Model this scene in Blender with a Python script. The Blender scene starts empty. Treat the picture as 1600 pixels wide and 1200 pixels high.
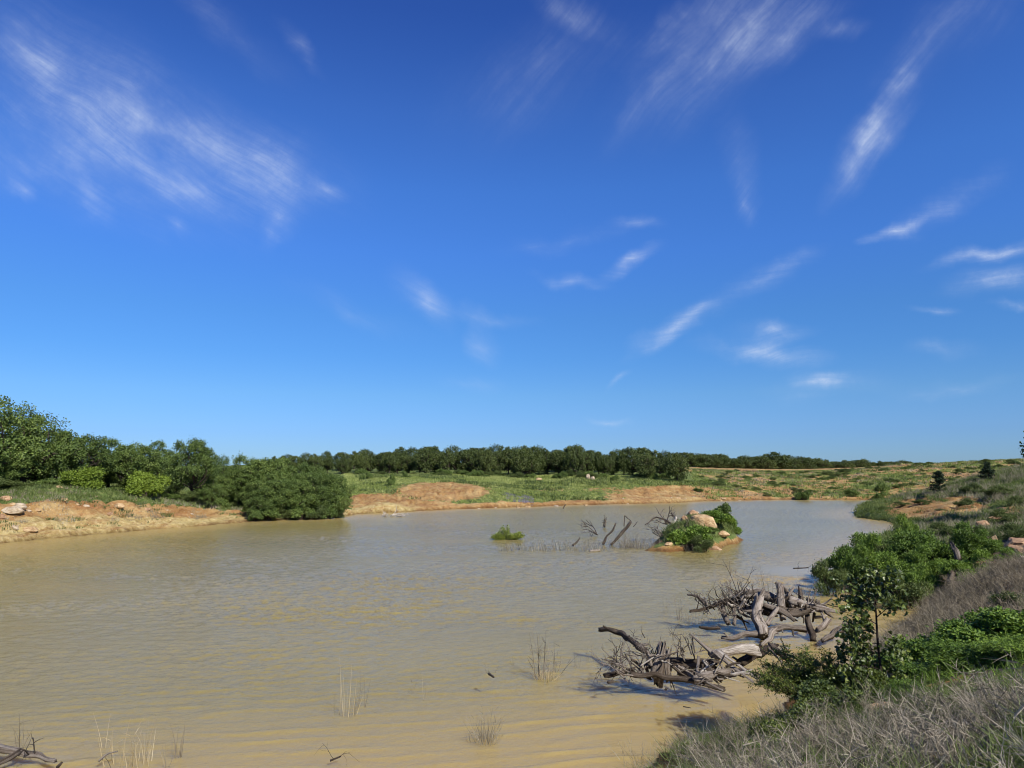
import bpy, math, random
import numpy as np
from mathutils import Vector, noise as mnoise
R = math.radians
S = bpy.context.scene
COL = S.collection

# ------------------------------------------------------------------ camera
CAMZ = 4.5
FPX = 1110.0                      # focal length in photo pixels (1600 wide)
PITCH = math.atan(135 / FPX)      # water horizon sits at row 735
cam_d = bpy.data.cameras.new('camera')
cam = bpy.data.objects.new('camera', cam_d); COL.objects.link(cam)
cam.location = (0, 0, CAMZ)
cam.rotation_euler = (R(90) + PITCH, 0, 0)
cam_d.sensor_width = 36; cam_d.lens = FPX * 36 / 1600
cam_d.clip_start = 0.05; cam_d.clip_end = 6000
S.camera = cam
S.view_settings.view_transform = 'Standard'
S.view_settings.look = 'None'
S.view_settings.exposure = 0.38
S.view_settings.gamma = 1.0
S.render.engine = 'CYCLES'
S.cycles.pixel_filter_type = 'BLACKMAN_HARRIS'; S.cycles.filter_width = 1.05

CP_, SP_ = math.cos(PITCH), math.sin(PITCH)
def ray(px, py):
    cx = (px - 800) / FPX; cy = (600 - py) / FPX
    return np.array([cx, CP_ - SP_ * cy, SP_ + CP_ * cy])
def G(px, py, z=0.0):             # where the sight line meets height z
    d = ray(px, py); t = (z - CAMZ) / d[2]
    return np.array([d[0] * t, d[1] * t, z])
def D(px, py, y):                 # point on the sight line at depth y
    d = ray(px, py); t = y / d[1]
    return np.array([d[0] * t, y, CAMZ + d[2] * t])

# ------------------------------------------------------------------ sun
SUN_EL, SUN_AZ = R(40), R(142)    # azimuth clockwise from +Y (view direction)
sd = bpy.data.lights.new('sun', 'SUN'); sun = bpy.data.objects.new('sun', sd); COL.objects.link(sun)
sd.energy = 5.0; sd.angle = R(0.5); sd.color = (1.0, 0.95, 0.87)
sv = Vector((math.sin(SUN_AZ) * math.cos(SUN_EL), math.cos(SUN_AZ) * math.cos(SUN_EL), math.sin(SUN_EL)))
sun.rotation_euler = sv.to_track_quat('Z', 'Y').to_euler()

# ------------------------------------------------------------------ node helper
class NT:
    def __init__(s, tree): s.t = tree; s.n = tree.nodes; s.l = tree.links
    def N(s, typ, **kw):
        n = s.n.new(typ)
        for k, v in kw.items(): setattr(n, k, v)
        return n
    def set(s, sock, v):
        if isinstance(v, bpy.types.NodeSocket): s.l.new(v, sock)
        else: sock.default_value = v
    def M(s, op, a, b=None, c=None, clamp=False):
        n = s.N('ShaderNodeMath', operation=op); n.use_clamp = clamp
        s.set(n.inputs[0], a)
        if b is not None: s.set(n.inputs[1], b)
        if c is not None: s.set(n.inputs[2], c)
        return n.outputs[0]
    def VM(s, op, a, b=None):
        n = s.N('ShaderNodeVectorMath', operation=op); s.set(n.inputs[0], a)
        if b is not None: s.set(n.inputs[1], b)
        return n.outputs['Value'] if op in ('DOT_PRODUCT', 'LENGTH') else n.outputs[0]
    def mix(s, f, a, b, mode='MIX'):
        n = s.N('ShaderNodeMix', data_type='RGBA', blend_type=mode)
        s.set(n.inputs[0], f)
        for i, v in ((6, a), (7, b)):
            if not isinstance(v, bpy.types.NodeSocket) and len(v) == 3: v = (*v, 1)
            s.set(n.inputs[i], v)
        return n.outputs[2]
    def noise(s, vec, scale, detail=4, rough=.55, dist=0.0):
        n = s.N('ShaderNodeTexNoise'); s.l.new(vec, n.inputs['Vector'])
        n.inputs['Scale'].default_value = scale; n.inputs['Detail'].default_value = detail
        n.inputs['Roughness'].default_value = rough; n.inputs['Distortion'].default_value = dist
        return n.outputs['Fac']
    def mapping(s, vec, loc=(0, 0, 0), rot=(0, 0, 0), sc=(1, 1, 1), typ='POINT'):
        n = s.N('ShaderNodeMapping', vector_type=typ); s.l.new(vec, n.inputs['Vector'])
        n.inputs['Location'].default_value = loc; n.inputs['Rotation'].default_value = rot; n.inputs['Scale'].default_value = sc
        return n.outputs[0]
    def ramp(s, fac, stops):
        n = s.N('ShaderNodeValToRGB'); s.set(n.inputs[0], fac); cr = n.color_ramp
        while len(cr.elements) < len(stops): cr.elements.new(.5)
        for e, (p, c) in zip(cr.elements, stops):
            e.position = p; e.color = (*c, 1) if len(c) == 3 else c
        return n.outputs[0]
    def rng(s, v, a, b, c=0., d=1.):
        n = s.N('ShaderNodeMapRange'); s.set(n.inputs[0], v)
        for i, x in enumerate((a, b, c, d)): n.inputs[i + 1].default_value = x
        return n.outputs[0]
    def attr(s, name):
        return s.N('ShaderNodeAttribute', attribute_name=name).outputs

# ------------------------------------------------------------------ sky: Nishita + cirrus laid out by direction
world = bpy.data.worlds.new('World'); S.world = world; world.use_nodes = True
w = NT(world.node_tree); w.n.clear()
sky = w.N('ShaderNodeTexSky', sky_type='NISHITA'); sky.sun_disc = False
sky.sun_elevation = SUN_EL; sky.sun_rotation = SUN_AZ
sky.altitude = 300; sky.air_density = 1.0; sky.dust_density = 0.15; sky.ozone_density = 3.0
SKY_STR = 0.100
hs = w.N('ShaderNodeHueSaturation'); hs.inputs['Saturation'].default_value = 1.22; hs.inputs['Value'].default_value = 1.0
w.l.new(sky.outputs[0], hs.inputs['Color'])
tc = w.N('ShaderNodeTexCoord').outputs['Generated']
sz = w.N('ShaderNodeSeparateXYZ'); w.l.new(tc, sz.inputs[0])     # deeper, bluer air towards the horizon
grade = w.ramp(sz.outputs[2], [(p, (a_ / 1.3, b_ / 1.3, c_ / 1.3)) for p, a_, b_, c_ in [(0, .28, .47, .93), (.05, .32, .49, .89), (.103, .40, .585, .87), (.156, .41, .63, .93), (.21, .47, .69, .99), (.295, .58, .78, 1.19), (.375, .65, .83, 1.25), (.464, .66, .77, 1.2), (.567, .53, .61, 1.08), (.8, .5, .58, 1.0)]])
skyc = w.mix(1.0, hs.outputs[0], w.mix(1.0, grade, (1.3, 1.3, 1.3), 'MULTIPLY'), 'MULTIPLY')
df = w.VM('DOT_PRODUCT', tc, (0, CP_, SP_))
dr = w.VM('DOT_PRODUCT', tc, (1, 0, 0)); du = w.VM('DOT_PRODUCT', tc, (0, -SP_, CP_))
dfs = w.M('MAXIMUM', df, 0.05)
U = w.M('MULTIPLY_ADD', w.M('DIVIDE', dr, dfs), FPX / 1000, 0.8)
V = w.M('MULTIPLY_ADD', w.M('DIVIDE', du, dfs), -FPX / 1000, 0.6)
cb = w.N('ShaderNodeCombineXYZ'); w.l.new(U, cb.inputs[0]); w.l.new(V, cb.inputs[1]); uv = cb.outputs[0]
def warp(vec, scale, amp, detail=3):
    n = w.N('ShaderNodeTexNoise'); w.l.new(vec, n.inputs['Vector']); n.inputs['Scale'].default_value = scale; n.inputs['Detail'].default_value = detail
    o = w.VM('SUBTRACT', n.outputs['Color'], (.5, .5, .5))
    m = w.N('ShaderNodeVectorMath', operation='MULTIPLY_ADD'); w.l.new(o, m.inputs[0]); m.inputs[1].default_value = (amp, amp, 0); w.l.new(vec, m.inputs[2])
    return m.outputs[0]
uvw = warp(warp(uv, 4, .07), 13, .045, 7)
uvf = warp(uv, 3.5, .07, 2)
STREAKS = {   # fibre direction (deg, + = down to the right): list of (px,py,halflen,halfwidth,angle,strength)
    33: [(170,165,360,110,33,.36),(120,260,240,80,22,.3),(400,250,200,70,20,.22),(60,105,100,40,40,.55),(235,185,150,32,30,.75),(330,225,150,32,30,.38),(200,250,210,48,26,.42),(95,150,130,14,38,.3),
         (420,285,90,60,35,.36),(285,283,50,20,10,.38),(440,345,58,32,100,.42),(145,300,60,17,65,.40),(36,290,36,13,50,.42),(512,297,44,15,20,.42),
         (660,465,62,28,48,.78),(755,525,40,24,50,.8),(762,488,85,15,8,.5),(360,40,130,34,40,.22),(470,70,60,16,60,.20),(275,352,20,12,60,.25),(60,250,160,50,15,.18),(740,590,60,20,10,.14),(560,490,120,24,20,.13)],
    -50: [(1130,60,230,80,-42,.36),(1080,25,130,36,-38,.5),(1170,30,120,26,-52,.42),(1240,50,110,38,-30,.42),(1320,45,50,16,-15,.4),(900,30,80,30,20,.34),(1030,130,140,24,-50,.22),
          (840,120,210,80,-30,.16),(1355,232,105,32,-52,1.0),(1375,200,50,20,-70,.6),(1330,262,50,16,-35,.5),(1403,135,66,20,-70,.55),(1450,70,120,40,-48,.2),(1520,15,110,60,-45,.18),
          (1155,260,100,30,85,.26),(1155,325,40,20,70,.3)],
    -6: [(1405,362,58,12,-18,.7),(1490,320,110,26,-28,.24),(1545,400,100,17,-10,.75),(1570,445,100,26,-6,.4),(1590,485,50,8,0,.6),(1460,490,40,9,4,.3),
         (885,432,62,14,12,.52),(985,408,58,15,-24,.58),(990,345,50,13,8,.34),(900,365,120,18,-10,.16),(1062,512,88,20,-22,.7),(1085,500,34,12,-18,.5),(1020,545,60,14,-25,.24),
         (1200,523,75,17,-3,.8),(1190,556,105,22,4,.75),(1282,598,50,15,6,.52),(1195,440,110,22,-30,.28),(957,597,26,7,-30,.3),(1480,552,60,16,5,.22),(940,655,40,7,12,.26),(1300,610,110,20,-4,.18),(1500,610,120,14,-4,.16)],
}
acc = None
for ang, lst in STREAKS.items():
    fv = w.mapping(uvf, rot=(0, 0, -R(ang)))
    f1 = w.noise(w.mapping(fv, sc=(5, 60, 1)), 1.0, 9, .68)
    f2 = w.noise(w.mapping(fv, loc=(3, 1, 0), sc=(5, 9, 1)), 1.0, 5, .6)
    f3 = w.noise(uvw, 26, 6, .7)
    fib = w.M('MULTIPLY', w.M('MULTIPLY', w.rng(f1, .25, .78), w.rng(f2, .34, .64)), w.rng(f3, .2, .7, .25, 1.25))
    sm = None
    for (x, y, L, W, a, st) in lst:
        m = w.mapping(uvw, loc=(x / 1000, y / 1000, 0), rot=(0, 0, R(a)), sc=(L / 1000 * 1.25, W / 1000 * 1.35, 1), typ='TEXTURE')
        g = w.N('ShaderNodeTexGradient', gradient_type='QUADRATIC_SPHERE'); w.l.new(m, g.inputs[0])
        sm = w.M('MULTIPLY', g.outputs['Fac'], st) if sm is None else w.M('MULTIPLY_ADD', g.outputs['Fac'], st, sm)
    s = w.M('MULTIPLY', sm, w.M('MULTIPLY_ADD', fib, {33: 1.25, -50: 1.1, -6: 1.9}[ang], {33: .17, -50: .12, -6: .13}[ang]))
    acc = s if acc is None else w.M('ADD', acc, s)
acc = w.M('MULTIPLY', w.M('MINIMUM', acc, .85), w.M('GREATER_THAN', df, .06))
cl = w.mix(acc, skyc, (5.4, 6.1, 7.4))
bg = w.N('ShaderNodeBackground'); w.l.new(cl, bg.inputs[0]); bg.inputs[1].default_value = SKY_STR
wo = w.N('ShaderNodeOutputWorld'); w.l.new(bg.outputs[0], wo.inputs[0])
world.cycles.sampling_method = 'MANUAL'; world.cycles.sample_map_resolution = 512

# ------------------------------------------------------------------ numpy noise
_rs = np.random.RandomState(7); _P = _rs.permutation(512); _P = np.concatenate([_P, _P]); _GR = _rs.uniform(-1, 1, (512, 2))
_GR /= np.linalg.norm(_GR, axis=1)[:, None]
def pn(x, y):
    xi = np.floor(x).astype(int); yi = np.floor(y).astype(int); xf = x - xi; yf = y - yi
    u = xf * xf * xf * (xf * (xf * 6 - 15) + 10); v = yf * yf * yf * (yf * (yf * 6 - 15) + 10)
    def g(a, b, dx, dy):
        h = _GR[_P[(_P[(xi + a) & 511] + yi + b) & 511]]
        return h[..., 0] * dx + h[..., 1] * dy
    n0 = g(0, 0, xf, yf) * (1 - u) + g(1, 0, xf - 1, yf) * u
    n1 = g(0, 1, xf, yf - 1) * (1 - u) + g(1, 1, xf - 1, yf - 1) * u
    return (n0 * (1 - v) + n1 * v) * 1.5
def fbm(x, y, o=4, g=.5):
    s = 0; a = 1
    for i in range(o): s = s + a * pn(x * 2 ** i + 13.7 * i, y * 2 ** i - 7.1 * i); a *= g
    return s
def sstep(x, a, b):
    t = np.clip((x - a) / (b - a), 0, 1); return t * t * (3 - 2 * t)

# ------------------------------------------------------------------ mesh builder
class MB:
    def __init__(s): s.V = []; s.F = []; s.A = []; s.W = []; s.n = 0
    def add(s, V, F, a=None, w=None):
        V = np.asarray(V, float).reshape(-1, 3); k = len(V)
        s.V.append(V); s.F.append(np.asarray(F, int) + s.n)
        s.A.append(np.broadcast_to(np.asarray(0. if a is None else a, float), (k,)))
        s.W.append(np.zeros((k, 3)) if w is None else np.asarray(w, float)); s.n += k
        return s
    def build(s, name, mat, parent=None, smooth=False):
        V = np.concatenate(s.V); me = bpy.data.meshes.new(name)
        tot = np.concatenate([np.full(len(f), f.shape[1]) for f in s.F]); idx = np.concatenate([f.ravel() for f in s.F])
        me.vertices.add(len(V)); me.vertices.foreach_set('co', V.ravel().astype(np.float32))
        me.loops.add(len(idx)); me.loops.foreach_set('vertex_index', idx.astype(np.int32))
        me.polygons.add(len(tot)); st = np.concatenate([[0], np.cumsum(tot)[:-1]])
        me.polygons.foreach_set('loop_start', st.astype(np.int32))
        me.polygons.foreach_set('use_smooth', np.full(len(tot), smooth, dtype=bool))
        a = me.attributes.new('v', 'FLOAT', 'POINT'); a.data.foreach_set('value', np.concatenate(s.A).astype(np.float32))
        a = me.attributes.new('wood', 'FLOAT_VECTOR', 'POINT'); a.data.foreach_set('vector', np.concatenate(s.W).ravel().astype(np.float32))
        me.update(calc_edges=True); me.validate()
        o = bpy.data.objects.new(name, me); COL.objects.link(o)
        if mat: me.materials.append(mat)
        if parent: o.parent = parent
        return o
def tag(o, label=None, cat=None, group=None, kind=None):
    for k, v in (('label', label), ('category', cat), ('group', group), ('kind', kind)):
        if v: o[k] = v
    return o
def empty(name, loc=(0, 0, 0), rz=0, sc=1):
    o = bpy.data.objects.new(name, None); COL.objects.link(o); o.location = loc; o.rotation_euler = (0, 0, rz)
    o.scale = (sc, sc, sc) if not hasattr(sc, '__len__') else sc
    o.empty_display_size = .2; return o
def dup(root, loc, rz, sc=1):
    r = root.copy(); COL.objects.link(r); r.location = loc; r.rotation_euler = (0, 0, rz)
    r.scale = (sc, sc, sc) if not hasattr(sc, '__len__') else sc
    for ch in list(root.children):
        c = ch.copy(); COL.objects.link(c); c.parent = r
        for g in list(ch.children):
            d = g.copy(); COL.objects.link(d); d.parent = c
    return r

# ------------------------------------------------------------------ terrain heights
SHORE_PX = [(-260,900),(0,849),(60,843),(140,836),(220,829),(300,823),(360,818),(415,814),(480,812),(540,807),(556,803),(650,799),(700,796),(760,794),(850,791),(900,789),(950,788),(1050,786),(1100,783),(1200,781),(1300,781),(1400,781),(1450,782)]
NEAR_PX = [(1352,797),(1333,803),(1345,809),(1375,813),(1400,818),(1400,826),(1385,838),(1350,852),(1320,872),(1295,890),(1292,910),(1325,926),(1370,935),(1430,945),(1452,962),(1430,985),(1390,1005),(1345,1040),(1262,1090),(1235,1112),(1165,1132),(1085,1168),(1000,1200)]
shore = [G(*p)[:2] for p in SHORE_PX] + [np.array([52., 92.])] + [G(*p)[:2] for p in NEAR_PX]
shore += [np.array(p) for p in [(-2., 10.2), (-7., 9.3), (-14., 8.6), (-24., 5.), (-40., -8.), (-70., -40.), (-110., -30.), (-100., 10.), (-70., 30.)]]
SH = np.array(shore)
def shore_dist(x, y):             # >0 on land, <0 in the water
    x = np.asarray(x, float); y = np.asarray(y, float)
    best = np.full(x.shape, 1e9); ins = np.zeros(x.shape, bool); n = len(SH)
    for i in range(n):
        ax, ay = SH[i]; bx, by = SH[(i + 1) % n]; ex, ey = bx - ax, by - ay
        t = np.clip(((x - ax) * ex + (y - ay) * ey) / (ex * ex + ey * ey), 0, 1)
        best = np.minimum(best, (x - ax - t * ex) ** 2 + (y - ay - t * ey) ** 2)
        if ay != by:
            c = ((ay > y) != (by > y)) & (x < (bx - ax) * (y - ay) / (by - ay) + ax); ins ^= c
    d = np.sqrt(best); return np.where(ins, -d, d)
CPS = [(0,780,50),(100,778,52.5),(200,782,57),(300,789,62.5),(390,803,68),(0,822,46.5),(100,820,48.5),(200,814,52.5),(300,808,59),
       (0,765,58),(100,768,61),(250,777,66),(350,785,70),(450,797,74),(520,800,76),(-200,742,72),(-200,800,48),(0,745,90),(250,750,100),(450,752,108),
       (600,788,80),(640,767,92),(740,762,96),(640,745,116),(720,742,128),(820,745,127),(920,745,127),(1010,748,124),(1060,752,120),(560,748,112),
       (760,780,91),(850,776,99),(950,773,104),(1050,768,112),(600,726,185),(900,725,185),(400,727,180),(750,740,140),(900,740,140),(600,741,132),(1030,729,170),
       (1100,758,122),(1100,738,160),(1100,731,200),(1180,765,125),(1200,745,150),(1150,735,175),(1260,735.5,175),(1350,733,172),(1400,726,168),(1480,724,166),(1600,718,165),
       (1300,758,133),(1400,752,133),(1500,745,133),(1600,738,133),(1260,741,240),(1480,731,230),(1700,726,230),
       (1389,783,75),(1420,775,76),(1454,767,76),(1487,756,75),(1544,742,74),(1600,729,73),(1750,715,75),(1600,737,100),(1500,765,95),
       (1450,806,60),(1500,797,59),(1550,788,57),(1600,778,55),(1440,822,50),(1520,830,44),(1600,822,38),(1750,780,40),
       (1420,868,35),(1500,868,30),(1600,855,27),(1380,900,29),(1500,925,20.5),(1600,905,18),(1600,1020,11),(1500,1030,13.0),(1420,1055,13.0),
       (1385,1092,10.8),(1290,1125,10.6),(1450,1110,9.3),(1600,1110,6.8),(1500,1160,7.2),(1350,1170,8.2),(1200,1185,9.4),(1300,1215,7.2),(1600,1240,4.6),(1100,1215,9.6),(1900,1000,9)]
pts = [D(*c) for c in CPS] + [np.array(p) for p in
      [(0, 0, 2.9), (4, 0, 3.1), (-4, 0, 2.8), (0, 4, 2.25), (-8, 3, 2.2), (10, -5, 4), (0, -15, 4.5), (-30, -20, 4), (30, 0, 6), (40, -30, 7), (60, 30, 7.5), (90, 60, 7), (-80, -60, 5),
       (-130, 20, 4), (-120, 80, 4.5), (-60, 70, 4.2), (0, 320, 3), (-200, 250, 3.5), (200, 250, 5), (0, 700, 0.5), (500, 500, 1.0), (-500, 500, 1.0), (0, -300, 5), (400, 0, 6), (-400, 0, 4), (0, 1800, .5), (-1500, 900, .5), (1500, 900, .5)]]
for i in range(len(SH)):
    pts.append(np.array([SH[i][0], SH[i][1], 0.02]))
for q in [(-20,30),(-25,50),(0,30),(0,60),(10,80),(20,70),(30,90),(5,20),(-10,16),(-40,30),(12,35)]:
    pts.append(np.array([q[0], q[1], -1.2]))
PT = np.array(pts); CC = 1.5
def _phi(d2): return np.sqrt(d2 + CC * CC)
_A = _phi(((PT[:, None, :2] - PT[None, :, :2]) ** 2).sum(-1)); n_ = len(PT)
_M = np.zeros((n_ + 1, n_ + 1)); _M[:n_, :n_] = _A - np.eye(n_) * .02; _M[:n_, n_] = 1; _M[n_, :n_] = 1
_W = np.linalg.solve(_M, np.concatenate([PT[:, 2], [0]]))
ISL_C = np.array([11.7, 45.4]); ISL_A = math.atan2(9.5, 6.2)
def islet(x, y):
    dx = x - ISL_C[0]; dy = y - ISL_C[1]; c, s = math.cos(ISL_A), math.sin(ISL_A)
    a = (dx * c + dy * s) / 6.3; b = (-dx * s + dy * c) / 2.2
    r = np.sqrt(a * a + b * b) + .22 * pn(x * .55, y * .55)
    return 2.05 * (1 - sstep(r, 0.0, 1.30)) - .40
def H(x, y, fine=True):
    x = np.asarray(x, float); y = np.asarray(y, float); sh = x.shape; xf = x.ravel(); yf = y.ravel(); out = np.empty(len(xf))
    for i in range(0, len(xf), 20000):
        X = xf[i:i + 20000]; Y = yf[i:i + 20000]
        out[i:i + 20000] = _phi((X[:, None] - PT[:, 0]) ** 2 + (Y[:, None] - PT[:, 1]) ** 2) @ _W[:-1] + _W[-1]
    h = out.reshape(sh); d = shore_dist(x, y) + .35 * fbm(x * .5, y * .5, 3)
    land = np.maximum(h, .04 + .10 * np.clip(d, 0, 3)); wat = np.minimum(h, -.03 + .12 * np.clip(d, -8, 0))
    h = np.where(d > 0, land, wat)
    dist = np.hypot(x, y)
    lm = sstep(d, -.2, 2.5)
    h = h + lm * (.13 * fbm(x * .12, y * .12, 3) + .10 * fbm(x * .45, y * .45, 3)) * sstep(dist, 8, 40)
    h = h + lm * .05 * fbm(x * 1.4, y * 1.4, 3)
    # shoreline scarp, benches and rills on the eroded banks
    far = sstep(dist, 32, 42)
    h = h + far * .28 * sstep(d, 0.0, .5) * (1 - sstep(d, 2, 7)) * (1 + .8 * fbm(x * .25, y * .25, 2))
    left = (y > 25) * sstep(-x, 12, 16) * (1 - sstep(y, 66, 70))
    pxx = 800 + FPX * x / np.maximum(y, 5); dn = d + .30 * fbm(x * .35, y * .35, 3)
    zc = np.interp(pxx, [0, 100, 200, 300, 400], [2.5, 2.4, 2.1, 1.5, .65])
    pr = zc * np.interp(dn, [0, .30, 1.0, 1.35, 2.0, 3.9, 4.6], [.01, .17, .22, .40, .45, .97, 1.03]) + .10 * fbm(x * .8, y * .8, 4)
    h = np.where(d > 0, h * (1 - left * (1 - sstep(d, 4.2, 6.5))) + np.maximum(pr, .03) * left * (1 - sstep(d, 4.2, 6.5)), h)
    rill = 1 - np.abs(pn(x * .9 + .25 * y + 1.2 * pn(x * .2, y * .2), y * .16))
    h = h - far * (.38 - .12 * left) * sstep(d, 1.5, 3.5) * (1 - sstep(d, 13 - 8.8 * left, 22 - 17 * left)) * sstep(rill, .72, 1)
    # gullied slope on the near right bank
    rb = np.exp(-((x - 30) / 9) ** 2 - ((y - 55) / 7) ** 2)
    h = h - rb * .55 * sstep(1 - np.abs(pn((x * .8 - y * .5) * .55, (x + y) * .08)), .6, 1)
    h = np.maximum(h, islet(x, y) + .10 * fbm(x * 1.3, y * 1.3, 3))
    return h
def Hs(x, y): return float(H(np.array([x]), np.array([y]))[0])
def proj(x, y, z):
    f = y * CP_ + (z - CAMZ) * SP_; u = -y * SP_ + (z - CAMZ) * CP_
    f = np.where(f > .1, f, .1)
    return 800 + FPX * x / f, 600 - FPX * u / f
def on(px, py_or_depth, depth=None):          # ground point seen in column px at depth y
    y = depth if depth is not None else py_or_depth
    x = (px - 800) / FPX * y * 1.0
    for _ in range(3):
        z = Hs(x, y); f = y * CP_ + (z - CAMZ) * SP_; x = (px - 800) / FPX * f
    return np.array([x, y, Hs(x, y)])
def hit(px, py, y0=3., y1=260.):              # first ground point on a sight line
    ys = np.geomspace(y0, y1, 500); d = ray(px, py); t = ys / d[1]; X = d[0] * t; Z = CAMZ + d[2] * t
    h = np.maximum(H(X, ys), 0); k = np.argmax(h >= Z)
    if not (h >= Z).any(): return None
    return np.array([X[k], ys[k], float(h[k])])

# ------------------------------------------------------------------ masks on the ground
def blob(u, v, lst, soft=.45):
    m = np.zeros_like(u)
    for (x, y, a, b, s) in lst:
        r = np.sqrt(((u - x) / a) ** 2 + ((v - y) / b) ** 2); m = np.maximum(m, s * (1 - sstep(r, 1 - soft, 1 + soft)))
    return m
BARE = [(590,785,60,14,1),(690,768,75,15,1),(640,790,80,9,1),(740,792,60,5,.8),(915,787,75,6,.95),(1000,776,60,9,.8),(1060,771,90,13,1),(1130,774,80,9,1),(960,765,60,5,.5),
        (1140,745,22,13,.8),(1180,738,60,5,.6),(1440,795,60,18,.85),(1500,790,50,16,.8),(1580,800,30,12,.6),(1300,760,50,10,.35),(1230,772,60,8,.4),(1350,745,60,8,.3),(1420,735,40,6,.4),(860,765,40,4,.45)]
def bare_mask(x, y, z, d):
    u, v = proj(x, y, z); front = y > 30
    m = blob(u, v, BARE) * front
    left = sstep(-x, 2, 6) * (y < 75) * (y > 25)
    m = np.maximum(m, left * (1 - sstep(d + .6 * fbm(x * .3, y * .3, 3), 3.8, 4.5)))
    far = sstep(y, 60, 66) * (1 - (x > 24) * (y < 90))
    m = np.maximum(m, far * (1 - sstep(d + .8 * fbm(x * .3, y * .3, 2), .8, 2.2)) * .9)
    hill = sstep(x, 30, 45) * sstep(y, 98, 106)
    m = np.maximum(m, hill * (.70 + .5 * fbm(x * .1, y * .1, 3)))
    near = (y < 32) & (y > -5)
    m = np.where(near, .55 + .3 * fbm(x * .5, y * .5, 2), m)
    isl = islet(x, y)
    m = np.where((isl > -.3) & (d < 0), sstep(.55 - isl, 0, .5) * .8, m)
    return np.clip(m, 0, 1)

# ------------------------------------------------------------------ materials
def new_mat(name):
    m = bpy.data.materials.new(name); m.use_nodes = True; t = NT(m.node_tree)
    b = m.node_tree.nodes['Principled BSDF']; return m, t, b
def soil_mat():
    m, t, b = new_mat('eroded soil and turf')
    pos = t.N('ShaderNodeTexCoord').outputs['Object']
    gr = t.attr('bare')['Fac']; pale = t.attr('pale')['Fac']; wet = t.attr('wet')['Fac']
    n1 = t.noise(pos, .35, 5, .6); n2 = t.noise(pos, 2.3, 6, .65); n3 = t.noise(pos, 14, 5, .7)
    orange = t.ramp(n1, [(.30, (.31, .155, .045)), (.48, (.44, .265, .092)), (.62, (.52, .365, .15)), (.75, (.38, .20, .068))])
    palec = t.ramp(n2, [(.3, (.40, .285, .095)), (.5, (.52, .40, .155)), (.7, (.60, .495, .25))])
    s = t.mix(pale, orange, palec)
    s = t.mix(t.rng(n2, .35, .7), t.mix(.5, s, (.5, .5, .5), 'MULTIPLY'), s)
    cr = t.rng(n3, .28, .5); s = t.mix(cr, t.mix(.55, s, (.25, .18, .12)), s)
    rl = t.noise(t.mapping(pos, rot=(0, 0, R(-12)), sc=(2.2, .45, 1)), 1.0, 6, .7, .4); s = t.mix(t.rng(rl, .48, .36, 0, .65), s, t.mix(1, s, (.42, .27, .18), 'MULTIPLY'))
    pb = t.noise(pos, 5.5, 3, .8); s = t.mix(t.rng(pb, .57, .66, 0, .5), s, (.60, .50, .30))
    dk = t.noise(t.mapping(pos, sc=(1, 1, 2)), 3.6, 5, .75); s = t.mix(t.rng(dk, .43, .34, 0, .7), s, t.mix(1, s, (.30, .22, .17), 'MULTIPLY'))
    strm = t.noise(t.mapping(pos, sc=(1, .35, 7)), .7, 5, .65)
    s = t.mix(t.rng(strm, .45, .62, 0, .5), s, t.mix(.6, s, (.30, .12, .05)))
    green = t.ramp(n2, [(.28, (.045, .075, .016)), (.45, (.085, .125, .028)), (.58, (.15, .18, .05)), (.72, (.22, .20, .085))])
    f = t.M('ADD', gr, t.M('MULTIPLY', t.M('SUBTRACT', t.noise(pos, 1.1, 6, .7), .5), 1.5))
    c = t.mix(t.rng(f, .42, .58), green, s)
    lit = t.attr('litter')['Fac']; lc = t.ramp(n3, [(.3, (.035, .026, .018)), (.5, (.11, .085, .06)), (.7, (.22, .18, .13))])
    c = t.mix(t.M('MULTIPLY', lit, t.rng(n2, .62, .5)), c, lc)
    c = t.mix(wet, c, t.mix(1, c, (.42, .36, .28), 'MULTIPLY'))
    t.l.new(c, b.inputs['Base Color']); b.inputs['Roughness'].default_value = .92; b.inputs['Specular IOR Level'].default_value = .2
    bp = t.N('ShaderNodeBump'); bp.inputs['Strength'].default_value = 1; bp.inputs['Distance'].default_value = .22
    t.l.new(t.M('ADD', t.M('MULTIPLY', n2, 1.0), t.M('MULTIPLY', n3, .35)), bp.inputs['Height']); t.l.new(bp.outputs[0], b.inputs['Normal'])
    return m
def leaf_mat(name, dark, mid, light, trans=.28, rough=.55, spec=.35, objvar=.25):
    m, t, b = new_mat(name)
    v = t.attr('v')['Fac']; oi = t.N('ShaderNodeObjectInfo').outputs['Random']
    pos = t.N('ShaderNodeTexCoord').outputs['Object']; n = t.noise(pos, 1.1, 3, .6)
    f = t.M('ADD', t.M('ADD', t.M('MULTIPLY', v, .6), t.M('MULTIPLY', n, .5)), t.M('MULTIPLY', t.M('SUBTRACT', oi, .5), objvar))
    c = t.ramp(f, [(.15, dark), (.52, mid), (.92, light)])
    t.l.new(c, b.inputs['Base Color']); b.inputs['Roughness'].default_value = rough; b.inputs['Specular IOR Level'].default_value = spec
    tr = t.N('ShaderNodeBsdfTranslucent'); t.l.new(t.mix(.6, c, t.mix(1, c, (1.6, 1.5, .5), 'MULTIPLY')), tr.inputs[0])
    mx = t.N('ShaderNodeMixShader'); mx.inputs[0].default_value = trans
    t.l.new(b.outputs[0], mx.inputs[1]); t.l.new(tr.outputs[0], mx.inputs[2])
    t.l.new(mx.outputs[0], m.node_tree.nodes['Material Output'].inputs[0]); return m
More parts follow.
